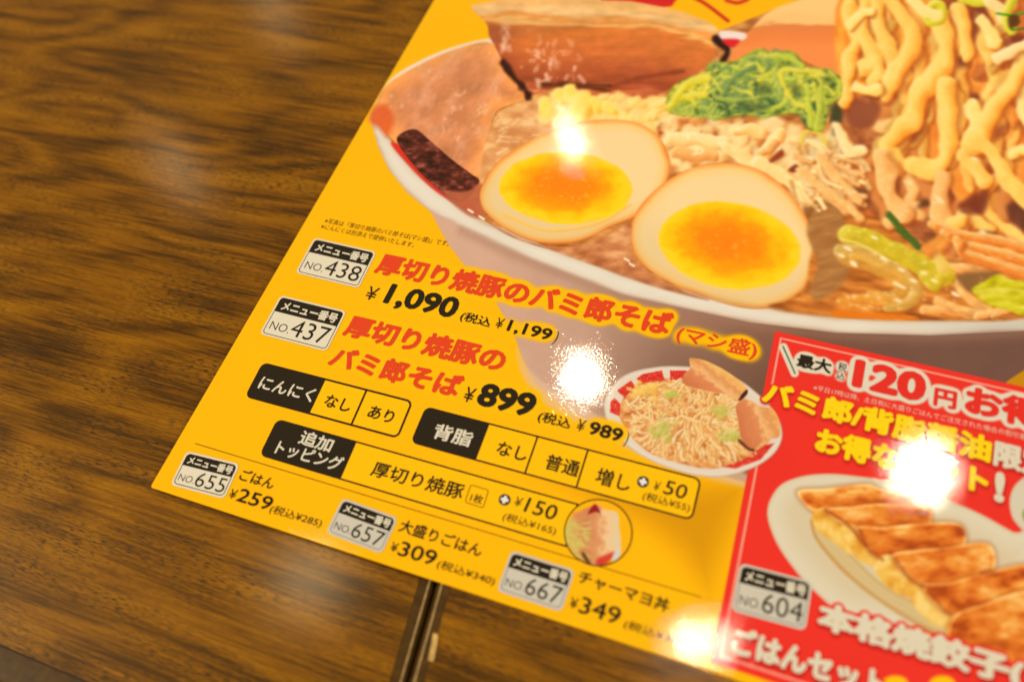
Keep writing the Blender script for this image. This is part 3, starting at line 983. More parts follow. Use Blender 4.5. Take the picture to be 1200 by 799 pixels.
# noodles
ND = [(0, (250, 222, 150)), (0.3, (246, 202, 110)), (0.62, (240, 176, 72)), (0.85, (228, 132, 40)), (1, (196, 92, 34))]
NL = [(0, (250, 232, 170)), (0.5, (246, 214, 124)), (0.85, (240, 176, 66)), (1, (214, 128, 44))]
NO = [(0, (240, 176, 84)), (0.4, (226, 136, 56)), (1, (176, 86, 40))]
NB = [(0, (222, 150, 86)), (0.5, (196, 118, 62)), (1, (140, 74, 42))]
B5 = (980, 0, 5.436); B6 = (980, 140, 5.436)
BA = (940, 0, 2.663)
textured(Z(*BA, [(125, -20), (130, 320), (230, 330), (300, 250), (420, 200), (420, -20)]),
         lambda x, y, sd: ramp(fbm(x / 14, y / 20, 3, 3), [(0.2, (214, 116, 44)), (0.5, (232, 150, 56)), (0.85, (244, 190, 90))]), True, 3)
textured(Z(*BA, [(120, 310), (260, 310), (350, 420), (480, 560), (600, 640), (720, 660), (720, 860), (380, 760), (200, 640), (110, 440)]),
         lambda x, y, sd: ramp(fbm(x / 16, y / 12, 4, 3), [(0.2, (120, 66, 42)), (0.5, (168, 98, 58)), (0.85, (206, 134, 80))]), True, 3)
random_mid = rng.random((60, 6))
for i in range(60):
    q = random_mid[i]
    x0_, y0_ = 260 + 430 * q[0], 20 + 720 * q[1]
    if x0_ < 400 and y0_ > 640: continue
    zs(*BA, [(x0_, y0_), (x0_ + 40 * (q[2] - .5), y0_ + 40), (x0_ + 80 * (q[3] - .5), y0_ + 80)], 26 + 26 * q[4],
       [(s, tuple(min(255, v * (0.85 + 0.25 * q[5])) for v in c)) for s, c in (NO if i % 2 else NB)], seed=i, alpha=0.8, soft=2.5, flatc=0.8, ao=0.3)
MID = [([(330, 60), (390, 100), (400, 160), (350, 210)], 60, NO), ([(330, 210), (400, 175), (412, 225)], 40, NO), ([(200, 330), (240, 370), (290, 330)], 46, NB), ([(480, 240), (530, 265), (590, 292)], 36, NO),
       ([(340, 430), (360, 470), (350, 530)], 60, NB), ([(370, 370), (400, 420), (412, 470)], 60, NO), ([(550, 60), (556, 120), (580, 180), (605, 240), (575, 305)], 44, ND), ([(640, 240), (620, 320), (650, 390)], 60, NO),
       ([(660, 430), (700, 500), (690, 560)], 60, NO), ([(470, 550), (500, 600), (522, 632)], 44, NO), ([(500, 500), (480, 560), (520, 600)], 50, NO), ([(600, 560), (566, 620), (606, 690), (700, 752)], 34, ND), ([(320, 550), (352, 590), (334, 625)], 48, TAN), ([(235, 490), (205, 530), (232, 600)], 44, NB),
       ([(150, 560), (230, 620), (262, 672)], 36, NB), ([(270, 695), (330, 660), (390, 664)], 52, TAN), ([(500, 668), (560, 700), (582, 722)], 38, ND), ([(640, 590), (630, 660)], 50, NB), ([(240, 400), (290, 380), (310, 350)], 40, TAN), ([(380, 560), (400, 610), (390, 650)], 46, NB)]
for i, (p_, w_, c_) in enumerate(MID): zs(*BA, p_, w_, c_, seed=i + 5, soft=2.2, flatc=0.5, ao=0.6, wob=0.25)
for pts, c_ in [([(482, 182), (520, 182), (522, 212), (484, 216)], (110, 46, 36)), ([(512, 60), (540, 22), (582, 4), (576, 60), (545, 110), (530, 150), (516, 110)], (124, 58, 40)), ([(612, 105), (690, 112), (700, 150), (650, 165), (608, 190), (600, 140)], (120, 54, 38)),
                ([(330, 402), (372, 384), (398, 350), (384, 420), (340, 450)], (128, 62, 46)), ([(604, 392), (650, 376), (640, 410), (604, 450), (590, 440)], (140, 66, 40)), ([(490, 640), (540, 606), (584, 590), (572, 660), (540, 672), (500, 668)], (120, 54, 38)),
                ([(130, 325), (200, 318), (246, 340), (210, 400), (150, 390)], (140, 76, 54)), ([(150, 590), (204, 590), (210, 640), (180, 650)], (104, 64, 42)), ([(380, 690), (420, 660), (440, 700)], (130, 76, 46)), ([(640, 640), (700, 640), (700, 720), (650, 690)], (92, 52, 44)),
                ([(520, 296), (548, 300), (545, 326), (516, 322)], (110, 50, 34)), ([(540, 722), (600, 726), (596, 748), (550, 742)], (84, 56, 34)), ([(270, 560), (300, 540), (310, 640), (330, 650), (300, 668)], (120, 66, 42)), ([(380, 620), (410, 640), (360, 650)], (80, 44, 30)), ([(95, 330), (125, 330), (120, 400), (95, 420)], (60, 56, 40))]:
    fill(Z(*BA, pts), c_, True, 3.0, 0.8)
NW_ = [(0, (250, 222, 146)), (0.3, (248, 206, 112)), (0.55, (243, 178, 76)), (0.8, (232, 142, 48)), (1, (214, 108, 40))]
FRONT = [([(148, -14), (152, 60), (172, 130), (150, 175), (138, 240), (134, 318)], 38, NW_), ([(200, 10), (184, 80), (204, 136), (234, 182), (226, 250)], 44, NW_), ([(240, -6), (232, 80), (262, 150), (284, 205)], 40, ND),
         ([(200, 210), (228, 200), (236, 240)], 40, NW_), ([(262, -14), (312, 50), (346, 112), (332, 182), (290, 232), (268, 296)], 50, NW_), ([(150, 80), (180, 50), (214, 40)], 26, NL), ([(166, 274), (200, 284), (238, 280)], 34, NL),
         ([(486, 30), (500, 100), (516, 172)], 42, NW_), ([(560, 60), (586, 96), (600, 130)], 36, NL), ([(430, 60), (442, 130), (440, 206), (402, 256), (366, 300), (348, 366), (306, 416), (268, 462), (292, 512)], 56, NW_),
         ([(600, 300), (640, 340), (660, 380)], 30, NO), ([(680, 250), (690, 320), (700, 370)], 40, NL), ([(470, 260), (500, 360), (490, 420)], 30, ND), ([(530, 340), (540, 380), (524, 430)], 44, NL), ([(450, 262), (448, 340), (456, 430), (440, 496), (402, 528), (352, 508)], 58, NW_),
         ([(500, 480), (536, 516), (562, 566)], 52, ND), ([(706, 176), (656, 262), (606, 336), (566, 398), (536, 446)], 66, NW_), ([(536, 446), (590, 486), (640, 566), (706, 622)], 60, NW_), ([(706, 140), (654, 166), (616, 190)], 42, CR2),
         ([(660, 480), (706, 466)], 30, NL), ([(246, 492), (264, 560), (276, 620), (314, 664)], 54, TAN), ([(430, 556), (428, 620), (450, 690), (492, 716)], 58, TAN), ([(470, 700), (500, 690)], 40, ND), ([(110, 396), (128, 436), (146, 470), (182, 474)], 30, CR2),
         ([(88, 508), (140, 530), (190, 548)], 15, TAN), ([(130, 500), (176, 512), (192, 540)], 10, TAN), ([(0, 540), (80, 600), (150, 650), (182, 684)], 24, TAN), ([(60, 490), (112, 560), (182, 630)], 22, TAN)]
for i in range(46):        # bean sprouts
    x0_, y0_ = rng.uniform(-40, 150), rng.uniform(440, 590)
    if y0_ < 470 + 0.0 * x0_ and x0_ > 60: continue
    L_ = rng.uniform(50, 120); a_ = rng.normal(0.75, 0.3); k_ = rng.normal(0, 10)
    sc_ = rng.uniform(0.88, 1.05)
    zs(*BA, [(x0_, y0_), (x0_ + L_ / 2 * math.cos(a_) + k_, y0_ + L_ / 2 * math.sin(a_) - k_), (x0_ + L_ * math.cos(a_), y0_ + L_ * math.sin(a_))], rng.uniform(9, 18),
       [(s, tuple(min(255, v * sc_) for v in c)) for s, c in (CR2 if i % 3 == 0 else TAN)], seed=i, soft=1.2, gl=0.5, ao=0.5, flatc=0.4)
ND2 = [(0, (246, 206, 126)), (0.35, (242, 186, 92)), (0.7, (232, 152, 60)), (1, (206, 108, 44))]
for i in range(34):        # strands between the front ones
    x0_ = 150 + 540 * ((i * 0.618) % 1.0)
    y0_ = -20 + (430 if x0_ > 300 else 180) * rng.random()
    a_, ph, dr = rng.uniform(6, 14), rng.uniform(0, 6.3), rng.normal(-8, 14)
    L_ = rng.uniform(120, 260) if x0_ > 300 else rng.uniform(90, 150)
    sc_ = rng.uniform(0.86, 1.02)
    zs(*BA, [(x0_ + a_ * math.sin(ph + k_ * 1.9) + dr * k_ / 2, y0_ + L_ * k_ / 6) for k_ in range(7)], rng.uniform(26, 38),
       [(s, tuple(v * sc_ for v in c)) for s, c in ND2], seed=i + 90, soft=2.2, flatc=0.45, ao=0.6, wob=0.2)
for pts, c_ in [([(484, 184), (516, 184), (518, 210), (486, 212)], (116, 52, 38)), ([(518, 56), (544, 24), (576, 10), (570, 60), (545, 100), (530, 130)], (130, 62, 42)), ([(620, 120), (680, 118), (690, 140), (640, 160)], (126, 58, 40)), ([(335, 404), (370, 388), (382, 410), (345, 446)], (134, 66, 48)),
                ([(604, 400), (640, 388), (630, 420), (600, 440)], (140, 66, 40)), ([(500, 640), (545, 612), (576, 600), (560, 655)], (120, 54, 38)), ([(140, 325), (200, 322), (236, 345), (205, 390), (150, 385)], (146, 82, 58))]:
    fill(Z(*BA, pts), c_, True, 4.0, 0.75)
for i, (p_, w_, c_) in enumerate(FRONT): zs(*BA, p_, w_ * 1.08, c_, seed=i + 40, wob=0.26, soft=1.8, flatc=0.42, ao=0.75, gl=0.35 if c_ is TAN else 0.12, fib=0.05)
for i in range(6):
    zs(*BA, [(400 + 20 * i, 700 + 12 * i), (500, 730 + 14 * i), (600, 744 + 18 * i), (706, 770 + 20 * i)], 22, NO if i % 2 else TAN, seed=i, fib=0.1, gl=0.3, ao=0.5)
zs(*B6, [(330, 610), (400, 690), (470, 760), (520, 810)], 44, [(0, (104, 128, 48)), (1, (50, 76, 30))], seed=5)
for c0 in ((870, 250), (455, 400), (920, 712), (640, 500), (655, 520)):
    zs(*B6, [c0, (c0[0] + 20, c0[1] + 10)], 22, [(0, (252, 236, 206)), (1, (244, 206, 150))], soft=1, alpha=0.8)
# sliced leek on the noodles
LK = [(0, (240, 236, 150)), (0.5, (214, 206, 60)), (1, (176, 160, 24))]
zs(*B5, [(590, 60), (640, 30), (680, 60), (660, 130), (590, 150), (560, 90)], 56, LK, seed=3, soft=1.3)
zs(*B5, [(480, 10), (560, 70), (640, 110)], 70, [(0, (244, 236, 190)), (1, (232, 204, 100))], seed=8, soft=1.3)
zs(*B5, [(800, 0), (880, 20), (960, 10)], 60, LK, seed=2, soft=1.3)
zs(*B5, [(980, 20), (1040, 60), (1060, 120)], 80, CR2, seed=2, soft=1.5)
zs(*B5, [(1130, 0), (1090, 60), (1080, 150), (1120, 200)], 60, LK, seed=7, soft=1.5)
zs(*B5, [(1020, 90), (1120, 100), (1215, 80)], 16, [(0, (120, 170, 40)), (1, (60, 120, 30))], seed=1)
zs(*B5, [(1150, 110), (1110, 190), (1215, 180)], 12, [(0, (90, 140, 50)), (1, (40, 90, 30))], seed=1)
fill(Z(*B5, [(1095, 110), (1150, 100), (1170, 150), (1120, 185), (1095, 170)]), (86, 52, 22), True, 1.5, 0.9)

# spring onion heap
MOUND = [(780, 128), (787, 104), (806, 92), (826, 86), (831, 74), (857, 73), (872, 66), (890, 57), (905, 62), (927, 60), (938, 70), (945, 80), (973, 82), (984, 96), (985, 114),
         (972, 126), (966, 150), (955, 154), (944, 148), (938, 134), (898, 137), (870, 136), (844, 140), (820, 137), (798, 136)]
textured(MOUND, lambda x, y, sd: ramp(fbm(x / 8, y / 5, 1, 4), [(0.2, (84, 104, 50)), (0.5, (142, 156, 58)), (0.8, (196, 194, 76))]), True, 1.5)
GS = [[(0, (214, 218, 110)), (0.5, (176, 190, 56)), (1, (110, 138, 36))], [(0, (196, 204, 110)), (0.5, (150, 168, 66)), (1, (96, 124, 50))],
      [(0, (140, 164, 100)), (0.5, (98, 130, 76)), (1, (58, 86, 54))], [(0, (232, 226, 120)), (0.5, (214, 200, 50)), (1, (170, 150, 24))], [(0, (70, 104, 60)), (1, (26, 44, 30))]]
mw_, msd = poly_area(MOUND, True)
mp = spline(MOUND, 5, True)


def inside(px_, py_): return sdist(mp, np.array([px_], np.float32), np.array([py_], np.float32))[0] < -1.5


for i in range(560):
    px_, py_ = rng.uniform(780, 986), rng.uniform(56, 154)
    if not inside(px_, py_): continue
    right = px_ > 930
    a = rng.normal(1.35, 0.45) if right and py_ > 90 else rng.normal(-0.35, 0.6)
    L_ = rng.uniform(8, 26); k = rng.normal(0, 5)
    e = (px_ + L_ * math.cos(a), py_ + L_ * math.sin(a))
    if not inside(*e): continue
    py_rel = (py_ - 60) / 80
    if px_ < 830 and rng.random() < 0.7: g_ = 3 if py_ < 118 else 1
    elif py_ > 112 and px_ < 940: g_ = rng.choice([1, 2, 2, 4])
    elif right: g_ = rng.choice([0, 0, 1, 3, 4])
    else: g_ = rng.choice([0, 0, 1, 1, 2, 2, 3])
    strand([(px_, py_), ((px_ + e[0]) / 2 + k * math.sin(a), (py_ + e[1]) / 2 - k * math.cos(a)), e], rng.uniform(1.6, 6), GS[g_], seed=i, soft=1.6, gl=0.2, alpha=0.85, flatc=0.6)
for p_, w_, g_ in [([(940, 84), (920, 82), (915, 90), (922, 108), (932, 122), (942, 125)], 6, 3), ([(945, 100), (948, 125), (950, 148)], 8, 0), ([(962, 104), (960, 130), (957, 150)], 7, 0),
                   ([(972, 84), (982, 96), (984, 112)], 5, 0), ([(900, 130), (912, 126), (922, 118)], 8, 0), ([(897, 96), (906, 106), (914, 118)], 4, 1), ([(840, 116), (870, 118), (900, 112)], 7, 1),
                   ([(848, 112), (860, 92), (884, 78)], 6, 2), ([(905, 66), (925, 68), (940, 78)], 8, 0), ([(784, 126), (800, 114), (826, 112)], 10, 3), ([(790, 116), (806, 98), (830, 92)], 12, 3)]:
    strand(p_, w_ * 0.8, GS[g_], seed=int(w_), soft=1.6, alpha=0.9, flatc=0.5)
for pts in ([(888, 100), (898, 98), (904, 108), (892, 112)], [(925, 102), (934, 98), (940, 112), (934, 116)], [(866, 120), (890, 122), (900, 130), (870, 130)], [(968, 90), (976, 92), (978, 100), (970, 98)], [(972, 124), (982, 128), (984, 140), (974, 140)]):
    fill(pts, (56, 76, 44), True, 4, 0.6)


# the printed photograph is a little soft here
wb, sdb = poly_area([(560, 40), (600, 110), (560, 240), (700, 330), (930, 366), (1215, 366), (1215, -20), (700, -10)], False)
ab = (cov(sdb, 8) * np.clip(0.35 + (PX[wb] - 700) / 300, 0.35, 1))[..., None]
soft_ = np.stack([blur(IMG[wb][..., k_].copy(), 1.4 * 0.00032 / TEX) for k_ in range(3)], -1)
IMG[wb] = IMG[wb] * (1 - ab) + soft_ * ab


# halos of the lettering that lies over the bowl
def halos(kind):
    for pts, f, k in HALO:
        if k != kind: continue
        w, m = raster(pts, f)
        if w is None: continue
        yield w, m


def dilate(m, px_r, soft):
    """grow a mask by px_r texels (a threshold on a blurred mask)"""
    b = blur(m, px_r * 0.5)
    return smooth(0.03, 0.03 + soft, b)


# small bowl picture
B1 = (700, 400, 4.7)
SB = Z(*B1, [(36, 370), (50, 300), (110, 215), (200, 165), (350, 138), (480, 138), (600, 150), (760, 200), (880, 285), (980, 390), (1018, 490), (1005, 570), (950, 640), (850, 700), (700, 742), (560, 740), (430, 708), (300, 660), (170, 580), (70, 480)])
textured(SB, lambda x, y, sd: ramp(np.clip(-sd / 6, 0, 1), [(0, (206, 186, 172)), (0.5, (230, 220, 208)), (1, (226, 214, 202))]), True, 0.8)
IN = Z(*B1, [(120, 380), (150, 300), (210, 240), (330, 210), (480, 200), (640, 220), (780, 290), (900, 390), (960, 480), (940, 560), (870, 630), (760, 680), (600, 700), (450, 670), (300, 620), (200, 540), (140, 460)])
textured(IN, lambda x, y, sd: ramp(fbm(x / 7, y / 5, 3, 4), [(0.2, (190, 110, 60)), (0.5, (226, 158, 92)), (0.8, (244, 204, 140))]), True, 0.8)
for pts in ([(70, 390), (72, 330), (95, 312), (128, 345), (122, 412)], [(108, 270), (185, 215), (212, 250), (150, 308), (125, 290)], [(215, 205), (250, 180), (355, 160), (370, 212), (240, 232)], [(400, 160), (480, 160), (500, 165), (470, 215), (400, 212)],
            [(690, 690), (800, 650), (920, 570), (975, 560), (900, 650), (760, 700)]):
    textured(Z(*B1, pts), lambda x, y, sd: ramp(vnoise(x * 0.7, y * 0.7, 2), [(0.2, (206, 40, 34)), (0.7, (226, 66, 52)), (1, (240, 130, 110))]), False, 0.6)
NS = [[(0, (252, 230, 176)), (0.5, (244, 206, 136)), (1, (206, 136, 76))], [(0, (246, 214, 150)), (0.5, (232, 176, 104)), (1, (186, 108, 58))], [(0, (250, 238, 204)), (0.5, (240, 214, 160)), (1, (206, 150, 96))]]
inp = spline(IN, 5, True)
for i in range(760):
    u_, v_ = rng.uniform(120, 960), rng.uniform(200, 700)
    q = (B1[0] + u_ / B1[2], B1[1] + v_ / B1[2])
    if sdist(inp, np.array([q[0]], np.float32), np.array([q[1]], np.float32))[0] > -2: continue
    cx_, cy_ = 530, 410
    a = rng.normal(0.1, 0.5) if v_ < 380 else math.atan2(v_ - cy_, u_ - cx_) + rng.normal(0, 0.5)
    if 430 < u_ < 650 and v_ < 420: a = rng.uniform(0, 3.1)
    L_ = rng.uniform(6, 20); e = (q[0] + L_ * math.cos(a), q[1] + L_ * math.sin(a))
    if sdist(inp, np.array([e[0]], np.float32), np.array([e[1]], np.float32))[0] > -1: continue
    strand([q, ((q[0] + e[0]) / 2 + rng.normal(0, 1.5), (q[1] + e[1]) / 2 + rng.normal(0, 1.5)), e], rng.uniform(1.4, 3.2), NS[i % 3], seed=i, soft=0.7)
for cen, n_, sx, sy in (((345, 490), 40, 60, 55), ((660, 380), 24, 45, 32), ((390, 290), 16, 40, 14), ((720, 520), 30, 60, 30), ((260, 270), 10, 30, 10)):
    for i in range(n_):
        q = (B1[0] + (cen[0] + rng.normal(0, sx / 2)) / B1[2], B1[1] + (cen[1] + rng.normal(0, sy / 2)) / B1[2]); a = rng.uniform(-1, 1)
        strand([q, (q[0] + 5 * math.cos(a), q[1] + 5 * math.sin(a))], rng.uniform(2, 5), [(0, (226, 226, 140)), (0.5, (190, 196, 84)), (1, (160, 150, 60))], seed=i, alpha=0.4, soft=1.8)
for i in range(30):
    q = (B1[0] + (250 + rng.normal(0, 40)) / B1[2], B1[1] + (262 + rng.normal(0, 18)) / B1[2])
    strand([q, (q[0] + 3, q[1] + 1)], rng.uniform(3, 6), [(0, (250, 222, 130)), (1, (232, 170, 70))], seed=i, soft=1)


def pk(pts, g0, g1):
    def c(x, y, sd):
        d = ((x - g0[0]) * (g1[0] - g0[0]) + (y - g0[1]) * (g1[1] - g0[1])) / ((g1[0] - g0[0]) ** 2 + (g1[1] - g0[1]) ** 2)
        return ramp(np.clip(d + 0.25 * (fbm(x / 6, y / 5, 3, 3) - 0.5), 0, 1), [(0, (246, 194, 116)), (0.2, (236, 176, 104)), (0.3, (222, 150, 92)), (0.5, (240, 190, 130)), (0.6, (222, 140, 92)), (1, (206, 120, 78))])
    textured(Z(*B1, pts), c, True, 0.6)
pk([(505, 100), (520, 92), (600, 108), (720, 170), (822, 255), (800, 300), (780, 320), (700, 290), (600, 270), (478, 235), (478, 180), (510, 150)], (840, 425), (815, 458))
pk([(765, 350), (830, 320), (905, 360), (978, 372), (1002, 450), (1000, 525), (920, 545), (850, 602), (800, 560), (775, 440)], (915, 480), (865, 500))
fill(Z(*B1, [(775, 325), (800, 285), (825, 265), (825, 290), (795, 320)]), (70, 24, 26), True, 0.8)
strand(Z(*B1, [(780, 545), (830, 590), (860, 600)]), 3, [(0, (70, 30, 26)), (1, (110, 50, 36))], soft=1)


S_PX = 0.00032 / TEX      # texels in one photograph pixel near the lettering
acc = np.zeros((NH, NW), np.float32)
for w, m in halos('glow'):
    acc[w] = np.maximum(acc[w], dilate(m, 15 * S_PX, 0.16))
over((slice(0, NH), slice(0, NW)), A((255, 192, 0)), acc * 0.98)
IMGH = None

# round topping picture
CIR = ell((701, 624), 39.3, 38.4, 14, 40)
w, sd = poly_area(CIR, False)
over(w, A((252, 184, 6)), cov(sd))
keep = IMG[w].copy()
B9 = (600, 580, 4.784)
textured(Z(*B9, [(350, 110), (400, 80), (450, 60), (480, 50), (520, 80), (590, 100), (600, 180), (610, 270), (590, 310), (540, 370), (480, 395), (420, 380), (350, 330), (300, 240), (310, 160)]),
         lambda x, y, sd: ramp(np.clip((x - 664) / 62 + 0.35 * (fbm(x / 6, y / 6, 2, 4) - 0.5), 0, 1), [(0, (206, 196, 100)), (0.22, (214, 168, 96)), (0.34, (206, 134, 88)), (0.6, (222, 158, 108)), (0.75, (238, 200, 152)), (1, (226, 206, 170))]), True, 0.8)
fill(Z(*B9, [(425, 105), (465, 50), (495, 100), (470, 95)]), (150, 26, 34), True, 1)
fill(Z(*B9, [(470, 380), (490, 350), (560, 320), (580, 330), (530, 385), (500, 395)]), (206, 44, 36), True, 2, 0.85)
fill(Z(*B9, [(560, 370), (575, 320), (610, 290), (600, 350)]), (214, 210, 208), True, 1)
fill(Z(*B9, [(340, 110), (360, 95), (400, 100), (370, 130), (350, 130)]), (220, 130, 96), True, 2.5, 0.7)
for i in range(30):
    q = (B9[0] + rng.uniform(310, 410) / B9[2], B9[1] + rng.uniform(150, 360) / B9[2]); a = rng.uniform(-0.3, 1.2)
    strand([q, (q[0] + 7 * math.cos(a), q[1] + 7 * math.sin(a))], rng.uniform(1.5, 3.5), [(0, (236, 222, 140)), (1, (186, 160, 70))], seed=i, alpha=0.8)
strand(Z(*B9, [(400, 330), (430, 380), (440, 395)]), 4, [(0, (70, 50, 26)), (1, (110, 70, 36))], soft=1.5)
a_ = cov(sd)[..., None]
# nothing of the picture passes its frame
IMG[w] = IMG[w] * a_ + keep * (1 - a_)

# red panel
rp = [proj(q) for q in red_quad]
rq = np.array(red_quad)
c0_ = max(0, int((rq[:, 0].min() - X0) / TEX) - 2)
inn = np.ones((NH, NW), bool)
gxx, gyy = gx[None, :], gy[:, None]
left = rbl[0] + (rtop[0] - rbl[0]) * (gyy - rbl[1]) / (rtop[1] - rbl[1])
topl = rtop[1] + sl * (gxx - rtop[0]); botl = rbl[1] + sb_ * (gxx - rbl[0])
dL, dT, dB = gxx - left, topl - gyy, gyy - botl
sdr = -np.minimum(np.minimum(dL + 0 * gyy, dT + 0 * gyy), dB + 0 * gyy)
m = np.clip(0.5 - sdr / TEX, 0, 1)
# the small bowl picture lies over the panel
w, sd = poly_area(SB, True)
sbm = np.zeros((NH, NW), np.float32); sbm[w] = cov(sd, 0.8)
pork2 = Z(*B1, [(765, 350), (830, 320), (905, 360), (978, 372), (1002, 450), (1000, 525), (920, 545), (850, 602)])
allw = (slice(0, NH), slice(0, NW))
rc = A((234, 50, 40)) * (1 + 0.04 * (fbm(PX / 90, PY / 90, 2, 2)[..., None] - 0.5))
over(allw, rc, m * (1 - sbm))
ins_ = abs(Pxy(915, 396)[0] - rsk(Pxy(915, 396)[1]))
lw = 0.00032
ln = np.clip(1 - (np.abs(-sdr - ins_) - lw) / TEX, 0, 1) * (dL > ins_ - lw * 2)
over(allw, A((244, 170, 150)), ln * 0.9 * (1 - sbm))
for w, mm in halos('white'):
    over(w, A((224, 216, 198)), dilate(mm, 7.5 * S_PX, 0.10))
strand([(918, 407), (931, 437)], 10, [(0, (224, 216, 198)), (1, (224, 216, 198))], wob=0)
strand([(917.5, 406), (931.5, 437.5)], 1.5, [(0, (40, 90, 70)), (1, (40, 90, 70))], wob=0, soft=0.6)

# plate of dumplings
PLATE = Z(890, 540, 3.861, [(35, 240), (50, 170), (100, 105), (190, 70), (300, 58), (420, 66), (600, 95), (830, 168), (1000, 240), (1150, 322), (1240, 350), (1240, 900), (1100, 860), (840, 790), (600, 740), (380, 690), (250, 590), (190, 530), (100, 410), (55, 320)])
textured(PLATE, lambda x, y, sd: ramp(np.clip(-sd / 30, 0, 1), [(0, (216, 204, 178)), (0.2, (222, 214, 192)), (1, (216, 202, 172))]), True, 1.0)
B0 = (890, 540, 3.861)
textured(Z(*B0, [(235, 260), (300, 300), (420, 430), (560, 560), (700, 640), (850, 740), (850, 800), (700, 720), (560, 640), (430, 540), (330, 440), (250, 340)]), lambda x, y, sd: ramp(np.clip(-sd / 14, 0, 1), [(0, (196, 160, 100)), (0.25, (214, 190, 140)), (1, (210, 188, 142))]), True, 1.2)
strand(Z(*B0, [(235, 270), (255, 345), (335, 450), (440, 550), (560, 640), (700, 730), (850, 800)]), 3, [(0, (196, 140, 70)), (1, (206, 160, 90))], soft=1.2)


def dumpling(top, side, sd0):
    textured(Z(*B0, side), lambda x, y, sd: ramp(np.clip(fbm(x / 14, y / 14, sd0, 3) * 1.1, 0, 1), [(0.2, (222, 150, 50)), (0.5, (240, 190, 84)), (0.8, (246, 214, 130))]), True, 1.2)
    w, sd = poly_area(Z(*B0, top), True)
    over(w, A((150, 66, 20)), smooth(7, 0, sd) * 0.3)
    textured(Z(*B0, top), lambda x, y, sd: ramp(np.clip(fbm(x / 24, y / 12, sd0 + 1, 5) + 0.15 * smooth(-5, 0, sd), 0, 1), [(0.25, (170, 70, 22)), (0.42, (214, 106, 32)), (0.62, (236, 146, 56)), (0.8, (248, 192, 110))]) + (A((255, 216, 150)) - A((200, 120, 50))) * (smooth(-4, -1, sd) * 0.35)[..., None], True, 1.0)
dumpling([(172, 138), (300, 125), (480, 105), (560, 130), (700, 160), (640, 205), (400, 215), (300, 218), (235, 222)], [(172, 138), (240, 215), (300, 220), (260, 250), (225, 215)], 1)
dumpling([(300, 222), (400, 208), (540, 192), (660, 200), (768, 215), (762, 300), (640, 300), (520, 320), (450, 305), (370, 280)], [(238, 238), (300, 220), (400, 290), (490, 400), (420, 425), (340, 370), (260, 310)], 2)
dumpling([(440, 300), (560, 300), (700, 285), (905, 285), (918, 395), (760, 405), (640, 420), (560, 445), (490, 400)], [(370, 300), (440, 300), (560, 445), (545, 480), (450, 450), (400, 370)], 3)
dumpling([(600, 425), (700, 405), (850, 390), (1035, 375), (1055, 500), (900, 550), (740, 560), (660, 510)], [(520, 470), (595, 425), (740, 570), (700, 620), (610, 590), (540, 530)], 4)
dumpling([(740, 568), (860, 550), (1000, 510), (1240, 470), (1240, 620), (1000, 670), (850, 690)], [(680, 620), (740, 568), (870, 690), (850, 750), (760, 720)], 1)
dumpling([(880, 700), (1000, 650), (1240, 600), (1240, 900), (900, 900), (850, 800)], [(845, 740), (890, 700), (940, 800), (900, 850), (850, 790)], 2)
for pts in ([(300, 222), (400, 290), (480, 380)], [(450, 310), (490, 395), (555, 445)], [(610, 440), (680, 530), (740, 565)], [(760, 590), (830, 670), (860, 690)], [(1000, 505), (1055, 495)]):
    strand(Z(*B0, pts), 3.2, [(0, (170, 72, 26)), (1, (150, 60, 22))], soft=2, alpha=0.8)
# second dish at the edge of the print
fill([(1215, 553), (1196, 562), (1186, 574), (1183, 592), (1190, 612), (1215, 628)], (214, 206, 186), True, 1)
fill([(1215, 590), (1201, 596), (1198, 604), (1203, 612), (1215, 614)], (140, 160, 60), True, 1.5)
# yellow print at the foot of the panel
for c0 in ((1049, 800), (1104, 800)): fill(ell(c0, 15, 9), (252, 196, 10), False, 1.5)

# red casing and shadow of the panel's big lettering
LAY = [(w, mm) for w, mm in halos('drop')]
for w, mm in LAY:
    over(w, A((232, 50, 38)), dilate(mm, 4.2 * S_PX, 0.10))
for w, mm in LAY:
    k = int(3.6 * S_PX)
    s = np.zeros_like(mm); s[:-k, k // 3:] = dilate(mm, 1.6 * S_PX, 0.3)[k:, :-(k // 3)] if k // 3 else 0
    over(w, A((176, 26, 22)), blur(s, 1.0 * S_PX) * 0.75)
wb, sdb = poly_area(SOUP, False)      # the food photograph is printed rich and bright
ab = cov(sdb, 3)[..., None]
sub = IMG[wb]
g_ = sub.mean(-1, keepdims=True)
rich = np.clip(g_ + (sub - g_) * 1.04, 0, 255) * 1.03
rich = np.clip((rich - 128) * 1.06 + 130, 0, 255)
IMG[wb] = sub * (1 - ab) + rich * ab
IMG *= np.array([1.0, 1.02, 1.10], np.float32)
IMG += (rng.random(IMG.shape[:2]).astype(np.float32)[..., None] - 0.5) * 3.0
# ------------------------------------------------------------------ print surface
img = bpy.data.images.new('menu_print', NW, NH, alpha=False)
buf = np.ones((NH, NW, 4), np.float32)
buf[..., :3] = np.clip(IMG / 255.0, 0, 1)
img.pixels.foreach_set(buf.ravel())
img.update()
img.pack()
pm = bpy.data.materials.new('menu_print')
pm.use_nodes = True
nt = pm.node_tree
bs = nt.nodes['Principled BSDF']
ti = nt.nodes.new('ShaderNodeTexImage')
ti.image = img
ti.extension = 'EXTEND'
nt.links.new(ti.outputs['Color'], bs.inputs['Base Color'])
gloss_nodes(nt, bs)


def uv(me):
    l = me.uv_layers.new(name='print')
    for lp in me.loops:
        c = me.vertices[lp.vertex_index].co
        l.data[lp.index].uv = ((c.x - X0) / (NW * TEX), (c.y - Y0) / (NH * TEX))


# the sheet itself: a thin rounded card
TH = 0.0005
XR, YT = 0.60, 0.62


